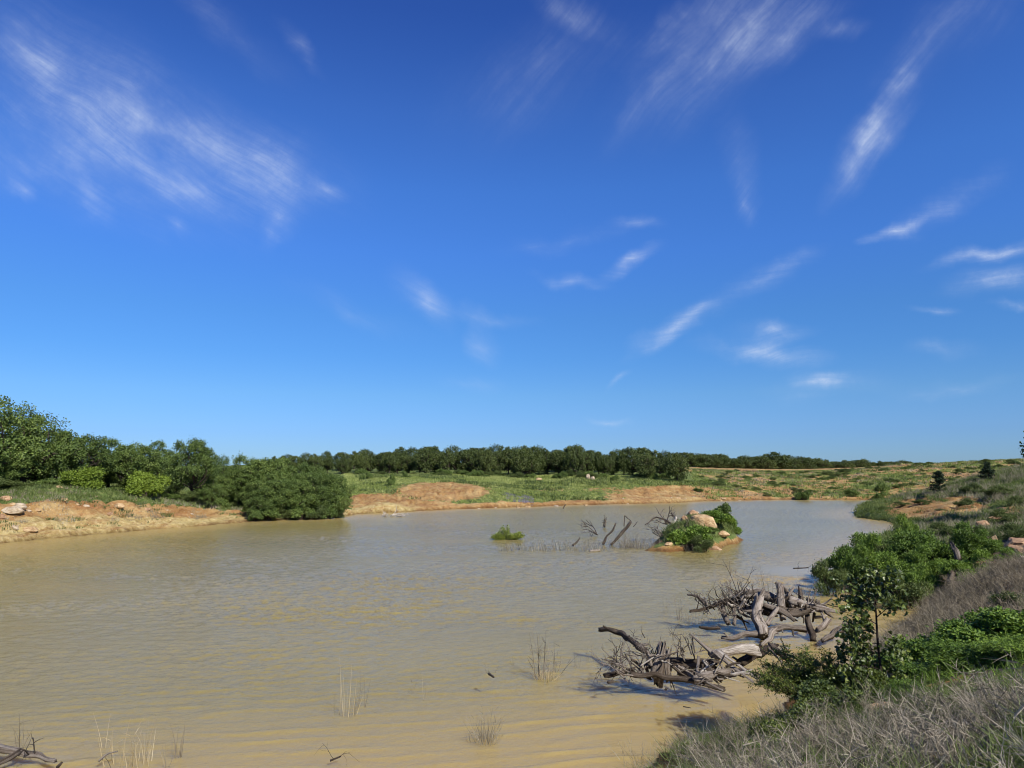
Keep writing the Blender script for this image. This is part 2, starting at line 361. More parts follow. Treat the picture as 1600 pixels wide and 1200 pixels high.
def wood_mat(name, dark, mid, light, sc=1.0):
    m, t, b = new_mat(name)
    wv = t.attr('wood')['Vector']; v = t.attr('v')['Fac']
    st = t.noise(t.mapping(wv, sc=(4 * sc, 4 * sc, .9 * sc)), 1.6, 7, .7, .6); pt = t.noise(wv, 1.7, 4, .6)
    fine = t.noise(t.mapping(wv, sc=(14 * sc, 14 * sc, 1.5 * sc)), 2.0, 4, .6)
    f = t.M('ADD', t.M('MULTIPLY', st, .75), t.M('ADD', t.M('MULTIPLY', pt, .35), t.M('MULTIPLY', v, .35)))
    c = t.ramp(f, [(.36, dark), (.56, mid), (.80, light)])
    c = t.mix(t.rng(fine, .50, .38), c, t.mix(1, c, (.28, .23, .19), 'MULTIPLY'))
    big = t.noise(t.mapping(wv, sc=(1, 1, .8)), 1.3, 3, .6); c = t.mix(t.rng(big, .52, .40, 0, .7), c, t.mix(1, c, (.35, .28, .22), 'MULTIPLY'))
    t.l.new(c, b.inputs['Base Color']); b.inputs['Roughness'].default_value = .85; b.inputs['Specular IOR Level'].default_value = .2
    bp = t.N('ShaderNodeBump'); bp.inputs['Strength'].default_value = .9; bp.inputs['Distance'].default_value = .035
    t.l.new(t.M('ADD', st, fine), bp.inputs['Height']); t.l.new(bp.outputs[0], b.inputs['Normal']); return m
def rock_mat(name, a, bb, c_):
    m, t, b = new_mat(name); pos = t.N('ShaderNodeTexCoord').outputs['Object']
    n1 = t.noise(pos, 2.2, 6, .65); n2 = t.noise(t.mapping(pos, sc=(1, 1, 5)), 3, 6, .7)
    c = t.ramp(n1, [(.3, a), (.5, bb), (.7, c_)]); c = t.mix(t.rng(n2, .5, .36), c, t.mix(1, c, (.55, .42, .33), 'MULTIPLY'))
    t.l.new(c, b.inputs['Base Color']); b.inputs['Roughness'].default_value = .9
    bp = t.N('ShaderNodeBump'); bp.inputs['Strength'].default_value = .8; bp.inputs['Distance'].default_value = .06
    t.l.new(t.M('ADD', n1, n2), bp.inputs['Height']); t.l.new(bp.outputs[0], b.inputs['Normal']); return m

M_soil = soil_mat()
M_oak = leaf_mat('oak leaves', (.036, .060, .013), (.092, .142, .028), (.20, .26, .06), .22)
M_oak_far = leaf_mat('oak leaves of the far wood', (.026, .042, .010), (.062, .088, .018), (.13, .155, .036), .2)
M_lime = leaf_mat('lime green leaves', (.08, .125, .014), (.17, .24, .025), (.27, .35, .045), .3)
M_shrub = leaf_mat('fresh shrub leaves', (.025, .05, .008), (.095, .165, .02), (.23, .33, .045), .18)
M_shrub_dull = leaf_mat('dull shrub leaves', (.045, .07, .02), (.085, .12, .03), (.15, .18, .05), .25)
M_cedar = leaf_mat('juniper needles', (.012, .026, .010), (.024, .045, .016), (.05, .075, .028), .1)
M_sap = leaf_mat('sapling oak leaves', (.03, .05, .010), (.07, .10, .016), (.20, .235, .04), .22, .42, .5)
M_mesq = leaf_mat('feathery leaflets', (.04, .07, .012), (.09, .13, .02), (.17, .19, .03), .3)
M_grass = leaf_mat('green grass', (.05, .08, .018), (.11, .15, .035), (.21, .24, .08), .3)
M_meadow = leaf_mat('meadow grass', (.09, .13, .025), (.22, .27, .06), (.40, .42, .15), .3)
M_dry = leaf_mat('dry weed stems', (.085, .07, .045), (.21, .18, .12), (.43, .385, .28), .1, .8, .15)
M_dead = leaf_mat('grey dead brush', (.06, .05, .034), (.165, .14, .10), (.38, .335, .26), .1, .8, .15)
M_reed = leaf_mat('straw coloured reed stems', (.28, .21, .11), (.46, .36, .20), (.60, .50, .32), .15, .7, .2)
M_brown = leaf_mat('brown weed stems', (.085, .066, .042), (.175, .145, .098), (.31, .265, .19), .1, .8, .15)
M_purple = leaf_mat('purple wildflowers', (.14, .13, .17), (.22, .20, .27), (.30, .27, .34), .2, .7, .2)
M_bark = wood_mat('oak bark', (.04, .03, .022), (.09, .07, .055), (.16, .135, .11))
M_drift = wood_mat('weathered driftwood', (.03, .022, .016), (.15, .122, .095), (.43, .37, .305))
M_driftpale = wood_mat('bleached driftwood', (.20, .155, .11), (.50, .43, .34), (.70, .64, .55))
M_driftdark = wood_mat('dark wet driftwood', (.022, .017, .013), (.07, .052, .038), (.17, .135, .10))
M_rock = rock_mat('tan sandstone', (.28, .17, .08), (.43, .295, .145), (.53, .41, .24))
M_rockpale = rock_mat('pale sandstone', (.29, .215, .13), (.43, .345, .225), (.54, .46, .34))
M_rockred = rock_mat('red brown sandstone', (.20, .115, .06), (.36, .22, .115), (.48, .33, .19))

def water_mat():
    m, t, b = new_mat('silty lake water')
    pos = t.N('ShaderNodeTexCoord').outputs['Object']
    calm = t.attr('calm')['Fac']; dep = t.attr('depth')['Fac']
    n = t.noise(t.mapping(pos, sc=(.5, 1, 1)), .10, 4, .6)
    c = t.mix(t.rng(n, .3, .7), (.225, .180, .064), (.265, .213, .080))
    c = t.mix(dep, (.34, .25, .095), c)
    t.l.new(c, b.inputs['Base Color']); b.inputs['IOR'].default_value = 1.333; 
    far_ = t.rng(t.VM('LENGTH', pos), 12, 80, .05, .20); t.l.new(far_, b.inputs['Roughness'])
    b.inputs['Specular IOR Level'].default_value = .27; b.inputs['Subsurface Weight'].default_value = .85; b.inputs['Subsurface Radius'].default_value = (1.0, .8, .4); b.inputs['Subsurface Scale'].default_value = 1.1
    # only the finest ripples are bump; the waves themselves are modelled
    a3 = t.noise(t.mapping(pos, rot=(0, 0, R(14)), sc=(7, 15, 1)), 1.0, 3, .6)
    h = t.M('MULTIPLY', t.M('MULTIPLY', a3, .016), t.M('SUBTRACT', 1.0, t.M('MULTIPLY', calm, .75)))
    bp = t.N('ShaderNodeBump'); bp.inputs['Strength'].default_value = 1.0; bp.inputs['Distance'].default_value = 1.0
    t.l.new(h, bp.inputs['Height']); t.l.new(bp.outputs[0], b.inputs['Normal']); return m
M_water = water_mat()

# ------------------------------------------------------------------ ground and water meshes
def polar(angs, rads):
    A, Rr = np.meshgrid(angs, rads, indexing='ij'); X = np.sin(A) * Rr; Y = np.cos(A) * Rr
    na, nr = A.shape; i = np.arange(na - 1)[:, None] * nr + np.arange(nr - 1)[None]
    F = np.stack([i, i + 1, i + nr + 1, i + nr], -1).reshape(-1, 4)
    return X.ravel(), Y.ravel(), F
angs = np.concatenate([np.linspace(-180, -50, 50)[:-1], np.linspace(-50, 50, 560), np.linspace(50, 180, 50)[1:]])
rads = np.concatenate([[0.02], np.geomspace(1.0, 40, 190), np.geomspace(40, 230, 330)[1:], np.geomspace(230, 4500, 40)[1:]])
X, Y, F = polar(np.radians(angs), rads)
Z = H(X, Y); dsh = shore_dist(X, Y)
mb = MB(); mb.add(np.stack([X, Y, Z], 1), F[:, ::-1])
ground = mb.build('ground', M_soil, smooth=True); tag(ground, kind='structure')
me = ground.data
a = me.attributes.new('bare', 'FLOAT', 'POINT'); a.data.foreach_set('value', bare_mask(X, Y, Z, dsh).astype(np.float32))
pale = sstep(-X, 2, 8) * (1 - sstep(dsh + .5 * fbm(X * .3, Y * .3, 3), 1.7, 2.2)) * (Y < 80) * (Y > 20)
pale = np.maximum(pale, .5 * (Y > 75) * (1 - sstep(dsh, 1, 3)) * sstep(fbm(X * .1, Y * .1, 3), -.1, .5))
a = me.attributes.new('pale', 'FLOAT', 'POINT'); a.data.foreach_set('value', pale.astype(np.float32))
a = me.attributes.new('litter', 'FLOAT', 'POINT'); a.data.foreach_set('value', ((Y < 34) * sstep(dsh, .3, 1.2) * .9).astype(np.float32))
a = me.attributes.new('wet', 'FLOAT', 'POINT'); a.data.foreach_set('value', (1 - sstep(Z, .05, np.where(Y > 32, .26, .16))).astype(np.float32))

rw = np.concatenate([np.geomspace(2, 10, 40)[:-1], 1 / np.linspace(1 / 10., 1 / 170., 640)])
aw = np.radians(np.concatenate([np.linspace(-120, -40, 40)[:-1], np.linspace(-40, 41, 1300), np.linspace(41, 70, 12)[1:]]))
X, Y, F = polar(aw, rw)
CALM = [(1250,892,70,9,1),(1330,1000,60,40,.8),(1210,1000,80,25,.5),(1000,1040,60,12,.5),(1120,1100,140,35,.75),(1040,1150,90,28,.7),(510,1186,45,10,.8),(1250,1110,90,30,.8),(90,1186,30,8,.6),(1160,840,30,8,.4)]
u_, v_ = proj(X, Y, X * 0)
calm_ = np.clip(blob(u_, v_, CALM) * (Y > 2), 0, 1)
rr_ = np.hypot(X, Y)
patch = np.clip(.85 + .75 * fbm(X * .09, Y * .22, 3), .35, 1.6)
xa, ya = X * .985 + Y * .17, Y * .985 - X * .17
chop = .033 * fbm(xa * 1.5, ya * 3.3, 5, .60) * patch * (.25 + .75 * sstep(rr_, 13, 27))
c15, s15 = math.cos(.20), math.sin(.20)
sw = Y * c15 - X * s15; ph = sw * 2 * math.pi / .52 + 3.2 * fbm(X * .22, Y * .5, 3)
swell = .018 * (.5 + .5 * np.sin(ph)) ** 2.4 * np.clip(.7 + 1.1 * fbm(X * .35 + 4, Y * 1.1, 3), 0, 1.5) * (1 - .9 * sstep(rr_, 12, 21))
ZW = (chop + swell) * (1 - .85 * calm_)
mb = MB(); mb.add(np.stack([X, Y, ZW], 1), F[:, ::-1])
water = mb.build('water', M_water, smooth=True); tag(water, kind='structure')
hz_ = np.zeros(len(X)); kk = rr_ < 175; hz_[kk] = np.clip(shore_dist(X[kk], Y[kk]), -9, 0) * .12
a = water.data.attributes.new('calm', 'FLOAT', 'POINT'); a.data.foreach_set('value', calm_.astype(np.float32))
a = water.data.attributes.new('depth', 'FLOAT', 'POINT'); a.data.foreach_set('value', sstep(-hz_, .03, .7).astype(np.float32))

# ------------------------------------------------------------------ shape makers
def unit(v): return v / np.maximum(np.linalg.norm(v, axis=-1, keepdims=True), 1e-9)
T_DIA = np.array([(0, 0), (.5, .42), (1, 0), (-.0 + .5, -.42)])
T_LANCE = np.array([(0, 0), (.4, .16), (1, 0), (.4, -.16)])
T_OVAL = np.array([(0, 0), (.25, .26), (.6, .28), (1, 0), (.6, -.28), (.25, -.26)])
T_OAK = np.array([(0, 0), (.18, .10), (.30, .30), (.42, .17), (.58, .46), (.72, .24), (.88, .27), (1, 0), (.88, -.27), (.72, -.24), (.58, -.46), (.42, -.17), (.30, -.30), (.18, -.10)])
def leaves(mb, P, ax, nr, size, T, rs, v=None, cup=.15):
    n = len(P); ax = unit(ax); sd_ = unit(np.cross(nr, ax)); nn = unit(np.cross(ax, sd_)); size = np.broadcast_to(np.asarray(size, float), (n,))
    k = len(T); L = T[:, 0][None, :, None]; W = T[:, 1][None, :, None]
    VV = P[:, None] + size[:, None, None] * (ax[:, None] * L + sd_[:, None] * W + nn[:, None] * (cup * np.abs(W) * 2 - cup * L * L))
    F = np.arange(n * k).reshape(n, k); v = rs.uniform(0, 1, n) if v is None else v
    mb.add(VV.reshape(-1, 3), F, np.repeat(v, k))
def blades(mb, P, dirs, length, width, bend, rs, seg=3, v=None):
    n = len(P); dirs = unit(dirs); length = np.broadcast_to(np.asarray(length, float), (n,)); width = np.broadcast_to(np.asarray(width, float), (n,))
    th = rs.uniform(0, 2 * math.pi, n); q = np.stack([np.cos(th), np.sin(th), np.zeros(n)], 1); sd_ = unit(np.cross(dirs, q) + 1e-6)
    b = rs.normal(0, 1, (n, 3)); b[:, 2] = -.5; b = b * np.broadcast_to(np.asarray(bend, float), (n,))[:, None]
    rows = []
    for i in range(seg + 1):
        s = i / seg; c = P + dirs * (length * s)[:, None] + b * (length * s * s)[:, None]; wd = (width * (1 - s * .85) * .5)[:, None]
        rows += [c - sd_ * wd, c + sd_ * wd]
    VV = np.stack(rows, 1); k = 2 * (seg + 1); base = (np.arange(n) * k)[:, None, None]
    f = np.array([[2 * i, 2 * i + 1, 2 * i + 3, 2 * i + 2] for i in range(seg)])[None]
    v = rs.uniform(0, 1, n) if v is None else v
    mb.add(VV.reshape(-1, 3), (base + f).reshape(-1, 4), np.repeat(v, k))
def crom(P, n):
    P = np.asarray(P, float)
    if len(P) == 2: t = np.linspace(0, 1, n)[:, None]; return P[0] * (1 - t) + P[1] * t
    Q = np.vstack([2 * P[0] - P[1], P, 2 * P[-1] - P[-2]]); out = []
    ts = np.linspace(0, len(P) - 1 - 1e-6, n)
    for t in ts:
        i = int(t); f = t - i; a, b, c, d = Q[i:i + 4]
        out.append(.5 * (2 * b + (c - a) * f + (2 * a - 5 * b + 4 * c - d) * f * f + (-a + 3 * b - 3 * c + d) * f ** 3))
    return np.array(out)
def tube(mb, P, rad, sides=8, seg=None, rs=None, rough=.0, jag=0., v=0., flat=1.0):
    P = np.asarray(P, float); L = np.linalg.norm(np.diff(P, axis=0), axis=1).sum()
    if seg is None: seg = max(len(P), int(L / .06) + 2) if rough else max(2, len(P) * 2 if len(P) > 2 else 2)
    seg = min(seg, 60); C = crom(P, seg); rr = np.interp(np.linspace(0, 1, seg), np.linspace(0, 1, len(rad)), rad) if hasattr(rad, '__len__') else np.full(seg, rad)
    T = unit(np.gradient(C, axis=0)); up = np.array([0, 0, 1.]) if abs(T[0][2]) < .9 else np.array([1., 0, 0])
    U_ = unit(np.cross(up, T[0])); fr = []
    for i in range(seg):
        U_ = unit(U_ - T[i] * np.dot(U_, T[i])); fr.append((U_, np.cross(T[i], U_)))
    th = np.linspace(0, 2 * math.pi, sides, endpoint=False); rs = rs or np.random.RandomState(1)
    s = np.linspace(0, L, seg); off = rs.uniform(0, 50)
    VV = np.zeros((seg, sides, 3)); Wd = np.zeros((seg, sides, 3))
    for j in range(sides):
        cj, sj = math.cos(th[j]), math.sin(th[j])
        g = 1.0
        if rough:
            g = 1 + rough * (fbm(np.full(seg, cj * 1.3 + off), sj * 1.3 + s * 1.6 + off, 3) + .5 * pn(np.full(seg, th[j] * 2.2 + off), s * .7))
        r = rr * g
        for i in range(seg): VV[i, j] = C[i] + r[i] * (fr[i][0] * cj + fr[i][1] * sj * flat) if not np.isscalar(r) else 0
        Wd[:, j] = np.stack([np.full(seg, cj) + off, np.full(seg, sj), s * 1.5 + off], 1)
    if jag:
        for j in range(sides):
            VV[-1, j] += T[-1] * rr[-1] * jag * rs.uniform(-1, 2.2); VV[0, j] -= T[0] * rr[0] * jag * rs.uniform(-.5, 1.3)
    i = np.arange(seg - 1)[:, None] * sides; j = np.arange(sides)[None]; j2 = (j + 1) % sides
    F = np.stack([i + j, i + j2, i + sides + j2, i + sides + j], -1).reshape(-1, 4)
    base = mb.n; mb.add(VV.reshape(-1, 3), F, v, Wd.reshape(-1, 3))
    mb.F.append(np.array([np.arange(sides)[::-1]]) + base); mb.F.append(np.array([np.arange(sides) + (seg - 1) * sides]) + base)
def grow(mb, p, d, L, r, depth, rs, spread=.7, droop=0., sides=5, kids=3, v=0.):
    """a forking dead branch"""
    n = 4; P = [p]; dd = unit(d)
    for i in range(n):
        dd = unit(dd + rs.normal(0, .17, 3) + np.array([0, 0, -droop])); P.append(P[-1] + dd * L / n)
    tube(mb, P, [r, r * .75, r * .45], sides, 6, rs, .12 if r > .015 else 0, .4, v)
    if depth > 0:
        for k in range(kids):
            t = rs.uniform(.35, 1); i = min(int(t * n), n - 1); q = P[i] * (1 - (t * n - i)) + P[i + 1] * (t * n - i) if i < n else P[-1]
            nd = unit(unit(P[i + 1] - P[i]) + rs.normal(0, spread, 3)); grow(mb, q, nd, L * rs.uniform(.4, .7), r * .5, depth - 1, rs, spread, droop, max(3, sides - 1), kids, v)
def boulder_mb(seed, sx, sy, sz, cuts=9, sub=4):
    import bmesh
    rs = np.random.RandomState(seed); bm = bmesh.new(); bmesh.ops.create_icosphere(bm, subdivisions=sub, radius=1)
    V = np.array([v.co[:] for v in bm.verts]); F = np.array([[v.index for v in f.verts] for f in bm.faces]); bm.free()
    for _ in range(cuts):
        nrm = unit(rs.normal(0, 1, 3)); nrm[2] = abs(nrm[2]) * .8; nrm = unit(nrm); h = rs.uniform(.52, .85); dd = V @ nrm; k = dd > h; V[k] -= np.outer(dd[k] - h, nrm) * .93
    nz = np.array([mnoise.fractal(Vector(v * 1.6 + seed), 1, 2, 4) for v in V]); V = V * (1 + .10 * nz[:, None])
    V = V * np.array([sx, sy, sz]); mb = MB(); mb.add(V, F); return mb
def lobes_leaves(mb, cen, rad, per, sub, spread, size, T, rs, flat=.8, up=.5, inner=.55, az=None):
    """leaf clumps on the skins of many small lobes"""
    for c, r in zip(cen, rad):
        q = unit(rs.normal(0, 1, (per, 3))); q[:, 2] = np.where(q[:, 2] < -.45, -q[:, 2], q[:, 2])
        base = c + q * (r * rs.uniform(inner, 1.05, (per, 1))) * np.array([1, 1, flat])
        P = np.repeat(base, sub, 0) + rs.normal(0, spread, (per * sub, 3)); Q = np.repeat(q, sub, 0)
        nr = unit(Q * .8 + np.array([0, 0, up]) + rs.normal(0, .55, P.shape)); ax = unit(Q * .4 + rs.normal(0, 1, P.shape) + [0, 0, az or 0])
        vv = np.clip(np.repeat(rs.uniform(0, 1, per), sub) * .6 + rs.uniform(0, .4, per * sub), 0, 1)
        leaves(mb, P, ax, nr, rs.uniform(.7, 1.3, len(P)) * size, T, rs, vv)

# ------------------------------------------------------------------ trees
def oak(seed, h, wd, mat, low=.12, per=34, sub=7, size=.2, n=30, name='oak_tree'):
    rs = np.random.RandomState(seed); root = empty(name)
    cen = []; rad = []; tries = 0
    while len(cen) < n and tries < 4000:
        tries += 1
        q = unit(rs.normal(0, 1, 3)); rr = rs.uniform(.35, .92) ** .6
        zc = h * (low + 1) / 2; rr *= rs.uniform(.8, 1.12); c = np.array([q[0] * wd / 2 * rr * .9, q[1] * wd / 2 * rr * .9, zc + q[2] * h * (1 - low) / 2 * rr * .86])
        if q[2] < 0: c[:2] *= 1.05
        r = wd * rs.uniform(.10, .19)
        if all(np.linalg.norm(c - o) > .55 * (r + ro) for o, ro in zip(cen, rad)): cen.append(c); rad.append(r)
    tm = MB(); fork = np.array([rs.normal(0, .1), rs.normal(0, .1), h * .28])
    tube(tm, [(0, 0, -.5), (0, 0, 0), fork * [1, 1, .5], fork], [.05 * wd * .85, .036 * wd, .03 * wd, .028 * wd], 8, 8, rs, .15)
    for c, r in zip(cen, rad):
        mid = (fork + c) / 2 + rs.normal(0, .06 * wd, 3); mid[2] -= .03 * h
        s = fork * rs.uniform(.6, 1.0); tube(tm, [s, mid, c], [.016 * wd, .010 * wd, .004 * wd], 5, 6, rs)
        for _ in range(2):
            e = c + unit(rs.normal(0, 1, 3)) * r * .9; tube(tm, [c, e], [.004 * wd, .002 * wd], 3, 2, rs)
    tm.build('trunk', M_bark, root, True)
    cm = MB(); lobes_leaves(cm, cen, rad, per, sub, .105 + .006 * wd, size, T_DIA, rs)
    cm.build('crown', mat, root); return root

PROT = [oak(11, 6.0, 6.2, M_oak, .04, 30, 17, .14), oak(12, 6.0, 5.4, M_oak, .10, 30, 17, .14), oak(13, 6.0, 6.8, M_oak, .04, 30, 17, .14, n=34), oak(14, 6.0, 5.0, M_oak, .05, 30, 17, .14, n=26)]
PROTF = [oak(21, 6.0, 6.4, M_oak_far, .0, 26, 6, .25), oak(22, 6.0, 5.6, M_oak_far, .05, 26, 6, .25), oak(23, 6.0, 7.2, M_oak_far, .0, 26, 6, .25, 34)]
used = set(); rs0 = np.random.RandomState(5)
def place(proto, px, depth, top_py, label, group=None, cat='tree', wide=1.0, hh=6.0, sink=.1, base=None):
    """stand a tree on the ground at depth, tall enough to reach row top_py"""
    p = on(px, depth); top = D(px, top_py, depth)[2]; s = (top - p[2] + sink) / hh
    rz = rs0.uniform(0, 6.28); loc = (p[0], p[1], p[2] - sink); sc = (s * wide, s * wide, s)
    if id(proto) not in used: used.add(id(proto)); o = proto; o.location = loc; o.rotation_euler = (0, 0, rz); o.scale = sc
    else: o = dup(proto, loc, rz, sc)
    tag(o, label, cat); 
    if group: o['group'] = group
    elif 'group' in o: del o['group']
    return o
GL = 'oaks of the wood on the left shore'
lefts = [  # px, depth, top, proto, wide, label
 (-45,56,612,0,1.0,'tallest dark green oak, cut by the left edge of the picture'),
 (42,60,640,2,.95,'broad tall oak with a rounded top, second from the left edge'),
 (128,63,676,1,1.0,'mid-height oak standing right of the tallest oaks, above the first lime green bush'),
 (168,68,688,3,1.1,None),(210,66,690,1,1.1,None),(242,69,692,3,1.0,None),
 (300,64.5,682,1,.80,'tall narrow-crowned oak rising above its neighbours, right of the lime green bushes'),
 (340,72,716,2,.85,None),(375,74,712,0,.95,None),(410,72,713,1,1.1,None),(440,76,718,3,1.2,None),(470,74,724,0,1.05,None),
 (20,70,655,3,1.2,None),(85,72,672,0,1.1,None),(185,80,694,2,1.1,None),(265,82,704,0,1.1,None),(-90,60,630,3,1.2,None),
 (372,70.0,735,3,1.25,None),(425,69.5,738,0,1.15,None),(490,72.0,732,2,.95,None),
 (515,72.8,738,1,.95,'oak at the very tip of the left shore wood, its foliage hanging to the water'),(455,70.5,745,1,1.3,None),(395,69.0,752,2,.9,None),
 (320,68.5,735,3,1.2,None),(345,69.0,745,0,1.0,None),(60,62,690,1,1.2,None),(150,66,712,3,1.2,None),(205,67,715,0,1.0,None),(0,57,690,3,1.2,None)]
for (px, dp, tp, k, wdt, lb) in lefts:
    place(PROT[k], px, dp, tp, lb or 'dark green oak packed among others in the wood on the left shore', None if lb else GL, wide=wdt)
for i, (px, dp, tp) in enumerate([(412,65.2,764),(420,65.8,754),(426,66.2,752),(443,66.6,746),(462,67.0,752),(480,67.3,744),(493,67.8,742),(512,68.6,738),(265,64.5,738),(330,64.5,745),(524,69.0,744)]):
    place(PROT[[2, 3, 0, 1][i % 4]], px, dp, tp, 'low spreading oak in the front row of the left shore wood', 'waterline oaks of the left shore point', wide=1.15 if i < 6 else .9)
GF = 'oaks of the wood along the far ridge'
tops = [(430,712),(480,706),(540,703),(600,702),(650,696),(690,693),(740,696),(800,694),(860,695),(905,692),(925,698),(960,700),(1000,694),(1030,700),(1055,706)]
tx = [t[0] for t in tops]; ty = [t[1] for t in tops]
k = 0
for px in np.arange(405, 1050, 15.5):
    jx = px + rs0.uniform(-5, 5); dp = 132 + rs0.uniform(-3, 5)
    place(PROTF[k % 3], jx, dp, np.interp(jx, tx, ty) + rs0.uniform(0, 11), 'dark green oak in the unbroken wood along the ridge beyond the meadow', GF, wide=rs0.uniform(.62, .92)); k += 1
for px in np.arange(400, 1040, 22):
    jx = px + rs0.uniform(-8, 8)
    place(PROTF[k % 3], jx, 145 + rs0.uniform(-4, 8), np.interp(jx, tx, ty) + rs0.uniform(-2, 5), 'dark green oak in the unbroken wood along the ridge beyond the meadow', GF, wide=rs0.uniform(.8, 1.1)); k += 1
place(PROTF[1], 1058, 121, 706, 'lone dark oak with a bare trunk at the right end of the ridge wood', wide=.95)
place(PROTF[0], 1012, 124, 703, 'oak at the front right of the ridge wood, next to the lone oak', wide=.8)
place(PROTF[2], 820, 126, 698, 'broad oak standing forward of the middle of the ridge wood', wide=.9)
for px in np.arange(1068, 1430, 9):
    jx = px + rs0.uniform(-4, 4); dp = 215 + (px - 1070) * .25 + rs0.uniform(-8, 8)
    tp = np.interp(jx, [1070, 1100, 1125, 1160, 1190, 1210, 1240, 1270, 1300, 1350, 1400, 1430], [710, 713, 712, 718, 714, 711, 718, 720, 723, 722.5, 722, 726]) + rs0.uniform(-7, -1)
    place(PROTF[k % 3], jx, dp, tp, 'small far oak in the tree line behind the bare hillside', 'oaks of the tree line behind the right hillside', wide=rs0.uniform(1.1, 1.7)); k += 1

# lime green bushes and rounded shrubs
def shrub(seed, mat, n=14, per=60, sub=9, size=.09, T=T_LANCE, name='shrub', spread=.05, flat=.85, stems=True, stem_mat=None):
    """unit shrub: 1 m tall, 1.3 m wide dome"""
    rs = np.random.RandomState(seed); root = empty(name); cen = []; rad = []
    for _ in range(n):
        q = unit(rs.normal(0, 1, 3)); q[2] = abs(q[2]); rr = rs.uniform(.4, .95)
        cen.append(np.array([q[0] * .6 * rr, q[1] * .6 * rr, .12 + q[2] * .72 * rr])); rad.append(rs.uniform(.12, .22))
    if stems:
        sm = MB()
        for c in cen: tube(sm, [(c[0] * .15, c[1] * .15, -.1), c * np.array([.6, .6, .5]), c], [.016, .011, .005], 5, 6, rs)
        sm.build('stem', stem_mat or M_bark, root, True)
    cm = MB(); lobes_leaves(cm, cen, rad, per, sub, spread, size, T, rs, flat, .4, .6, .9)
    cm.build('foliage', mat, root); return root
def put(proto, p, w_, h_, label, cat='shrub', group=None, rz=None, sink=.05):
    rz = rs0.uniform(0, 6.28) if rz is None else rz; sc = (w_ / 1.3, w_ / 1.3, h_); loc = (p[0], p[1], p[2] - sink)
    if id(proto) not in used: used.add(id(proto)); o = proto; o.location = loc; o.rotation_euler = (0, 0, rz); o.scale = sc
    else: o = dup(proto, loc, rz, sc)
    tag(o, label, cat)
    if group: o['group'] = group
    elif 'group' in o: del o['group']
    return o
def shrub_at(proto, px, depth, top_py, wpx, label, cat='shrub', group=None, water_base=False):
    p = on(px, depth)
    if water_base: p[2] = max(p[2], 0)
    top = D(px, top_py, depth)[2]; return put(proto, p, wpx / FPX * depth, max(top - p[2] + .05, .15), label, cat, group)

SB_L = shrub(31, M_lime, 18, 80, 8, .055, T_OVAL, 'bush')
shrub_at(SB_L, 128, 58.5, 724, 72, 'lime green bush under the dark oaks, the left one of two')
shrub_at(SB_L, 228, 60.5, 730, 66, 'lime green bush with foliage down to the bank, the right one of two')
SH1 = shrub(32, M_shrub, 16, 90, 9, .055, T_LANCE, 'shrub', .03); SH2 = shrub(33, M_shrub, 14, 90, 9, .055, T_LANCE, 'shrub', .03)
SH3 = shrub(51, M_shrub, 26, 80, 9, .05, T_LANCE, 'shrub', .028); SHD = shrub(34, M_shrub_dull, 14, 60, 7, .07, T_LANCE, 'shrub', .04); SHO = shrub(35, M_oak, 14, 60, 8, .07, T_OVAL, 'shrub', .04)
# undergrowth below the left wood
for i, (px, dp, tp, wp) in enumerate([(25,54.5,748,60),(70,56,745,50),(-20,53,742,60),(170,60,760,45),(290,64,765,46),(262,63,770,36),(200,60,768,40),(340,68,772,40)]):
    shrub_at(SHO if i % 2 else SHD, px, dp, tp, wp, 'low green undergrowth bush along the foot of the left shore wood', 'bush', 'undergrowth bushes below the left wood')
for i, (px, dp, tp, wp) in enumerate([(420,65,782,40),(445,65.8,786,40),(470,66.2,780,46),(492,66.6,784,40),(512,67.4,782,34),(527,68.6,788,22),(398,64,790,26)]):
    shrub_at(SHD if i % 2 else SHO, px, dp, tp, wp, 'waterside bush at the foot of the oaks on the point', 'bush', 'waterside bushes under the point oaks')
# shrubs under the ridge wood and on the meadow
for i in range(46):
    px = rs0.uniform(560, 1075); dp = rs0.uniform(122, 130)
    p = on(px, dp); put([SHO, SHD][i % 2], p, rs0.uniform(1.2, 3), rs0.uniform(.5, 1.6), 'low bush at the dark foot of the ridge wood', 'bush', 'bushes at the foot of the ridge wood')
for (px, dp, tp, wp, lb) in [(566,108,740,11,'small round bush on the meadow, leftmost, near the oak point'),(577,110,735,12,'small dark bush right of the leftmost meadow bush'),(612,100,737,12,'taller round bush by itself on the left meadow'),(610,97,745,12,'low bush in front of the taller lone meadow bush'),(632,112,733,10,'small bush at the edge of the ridge wood above the orange bank'),(962,121,741,14,'dark bush on the grass before the ridge wood, right of the white stones')]:
    shrub_at(SHO, px, dp, tp, wp, lb)
# bushes dotted over the right hillside
for i in range(230):
    px = rs0.uniform(1090, 1600); dp = rs0.uniform(112, 166); p = on(px, dp); s = rs0.uniform(.35, 1.0) * (1.6 if rs0.rand() < .12 else 1)
    put([SHD, SHO, SHD][i % 3], p, s * 1.9, s * .75, 'small green bush dotted on the orange and green hillside', 'bush', 'bushes dotted over the right hillside')
for (px, dp, tp, wp, lb) in [(1256,110,764,26,'green bush at the waterline below the right hillside'),(1380,122,750,24,'large dark green bush on the right hillside'),(1375,110,766,20,'bush by the far water just left of the right headland'),(1330,112,762,24,'low bush near the far waterline in the middle of the hillside')]:
    shrub_at(SHO, px, dp, tp, wp, lb)

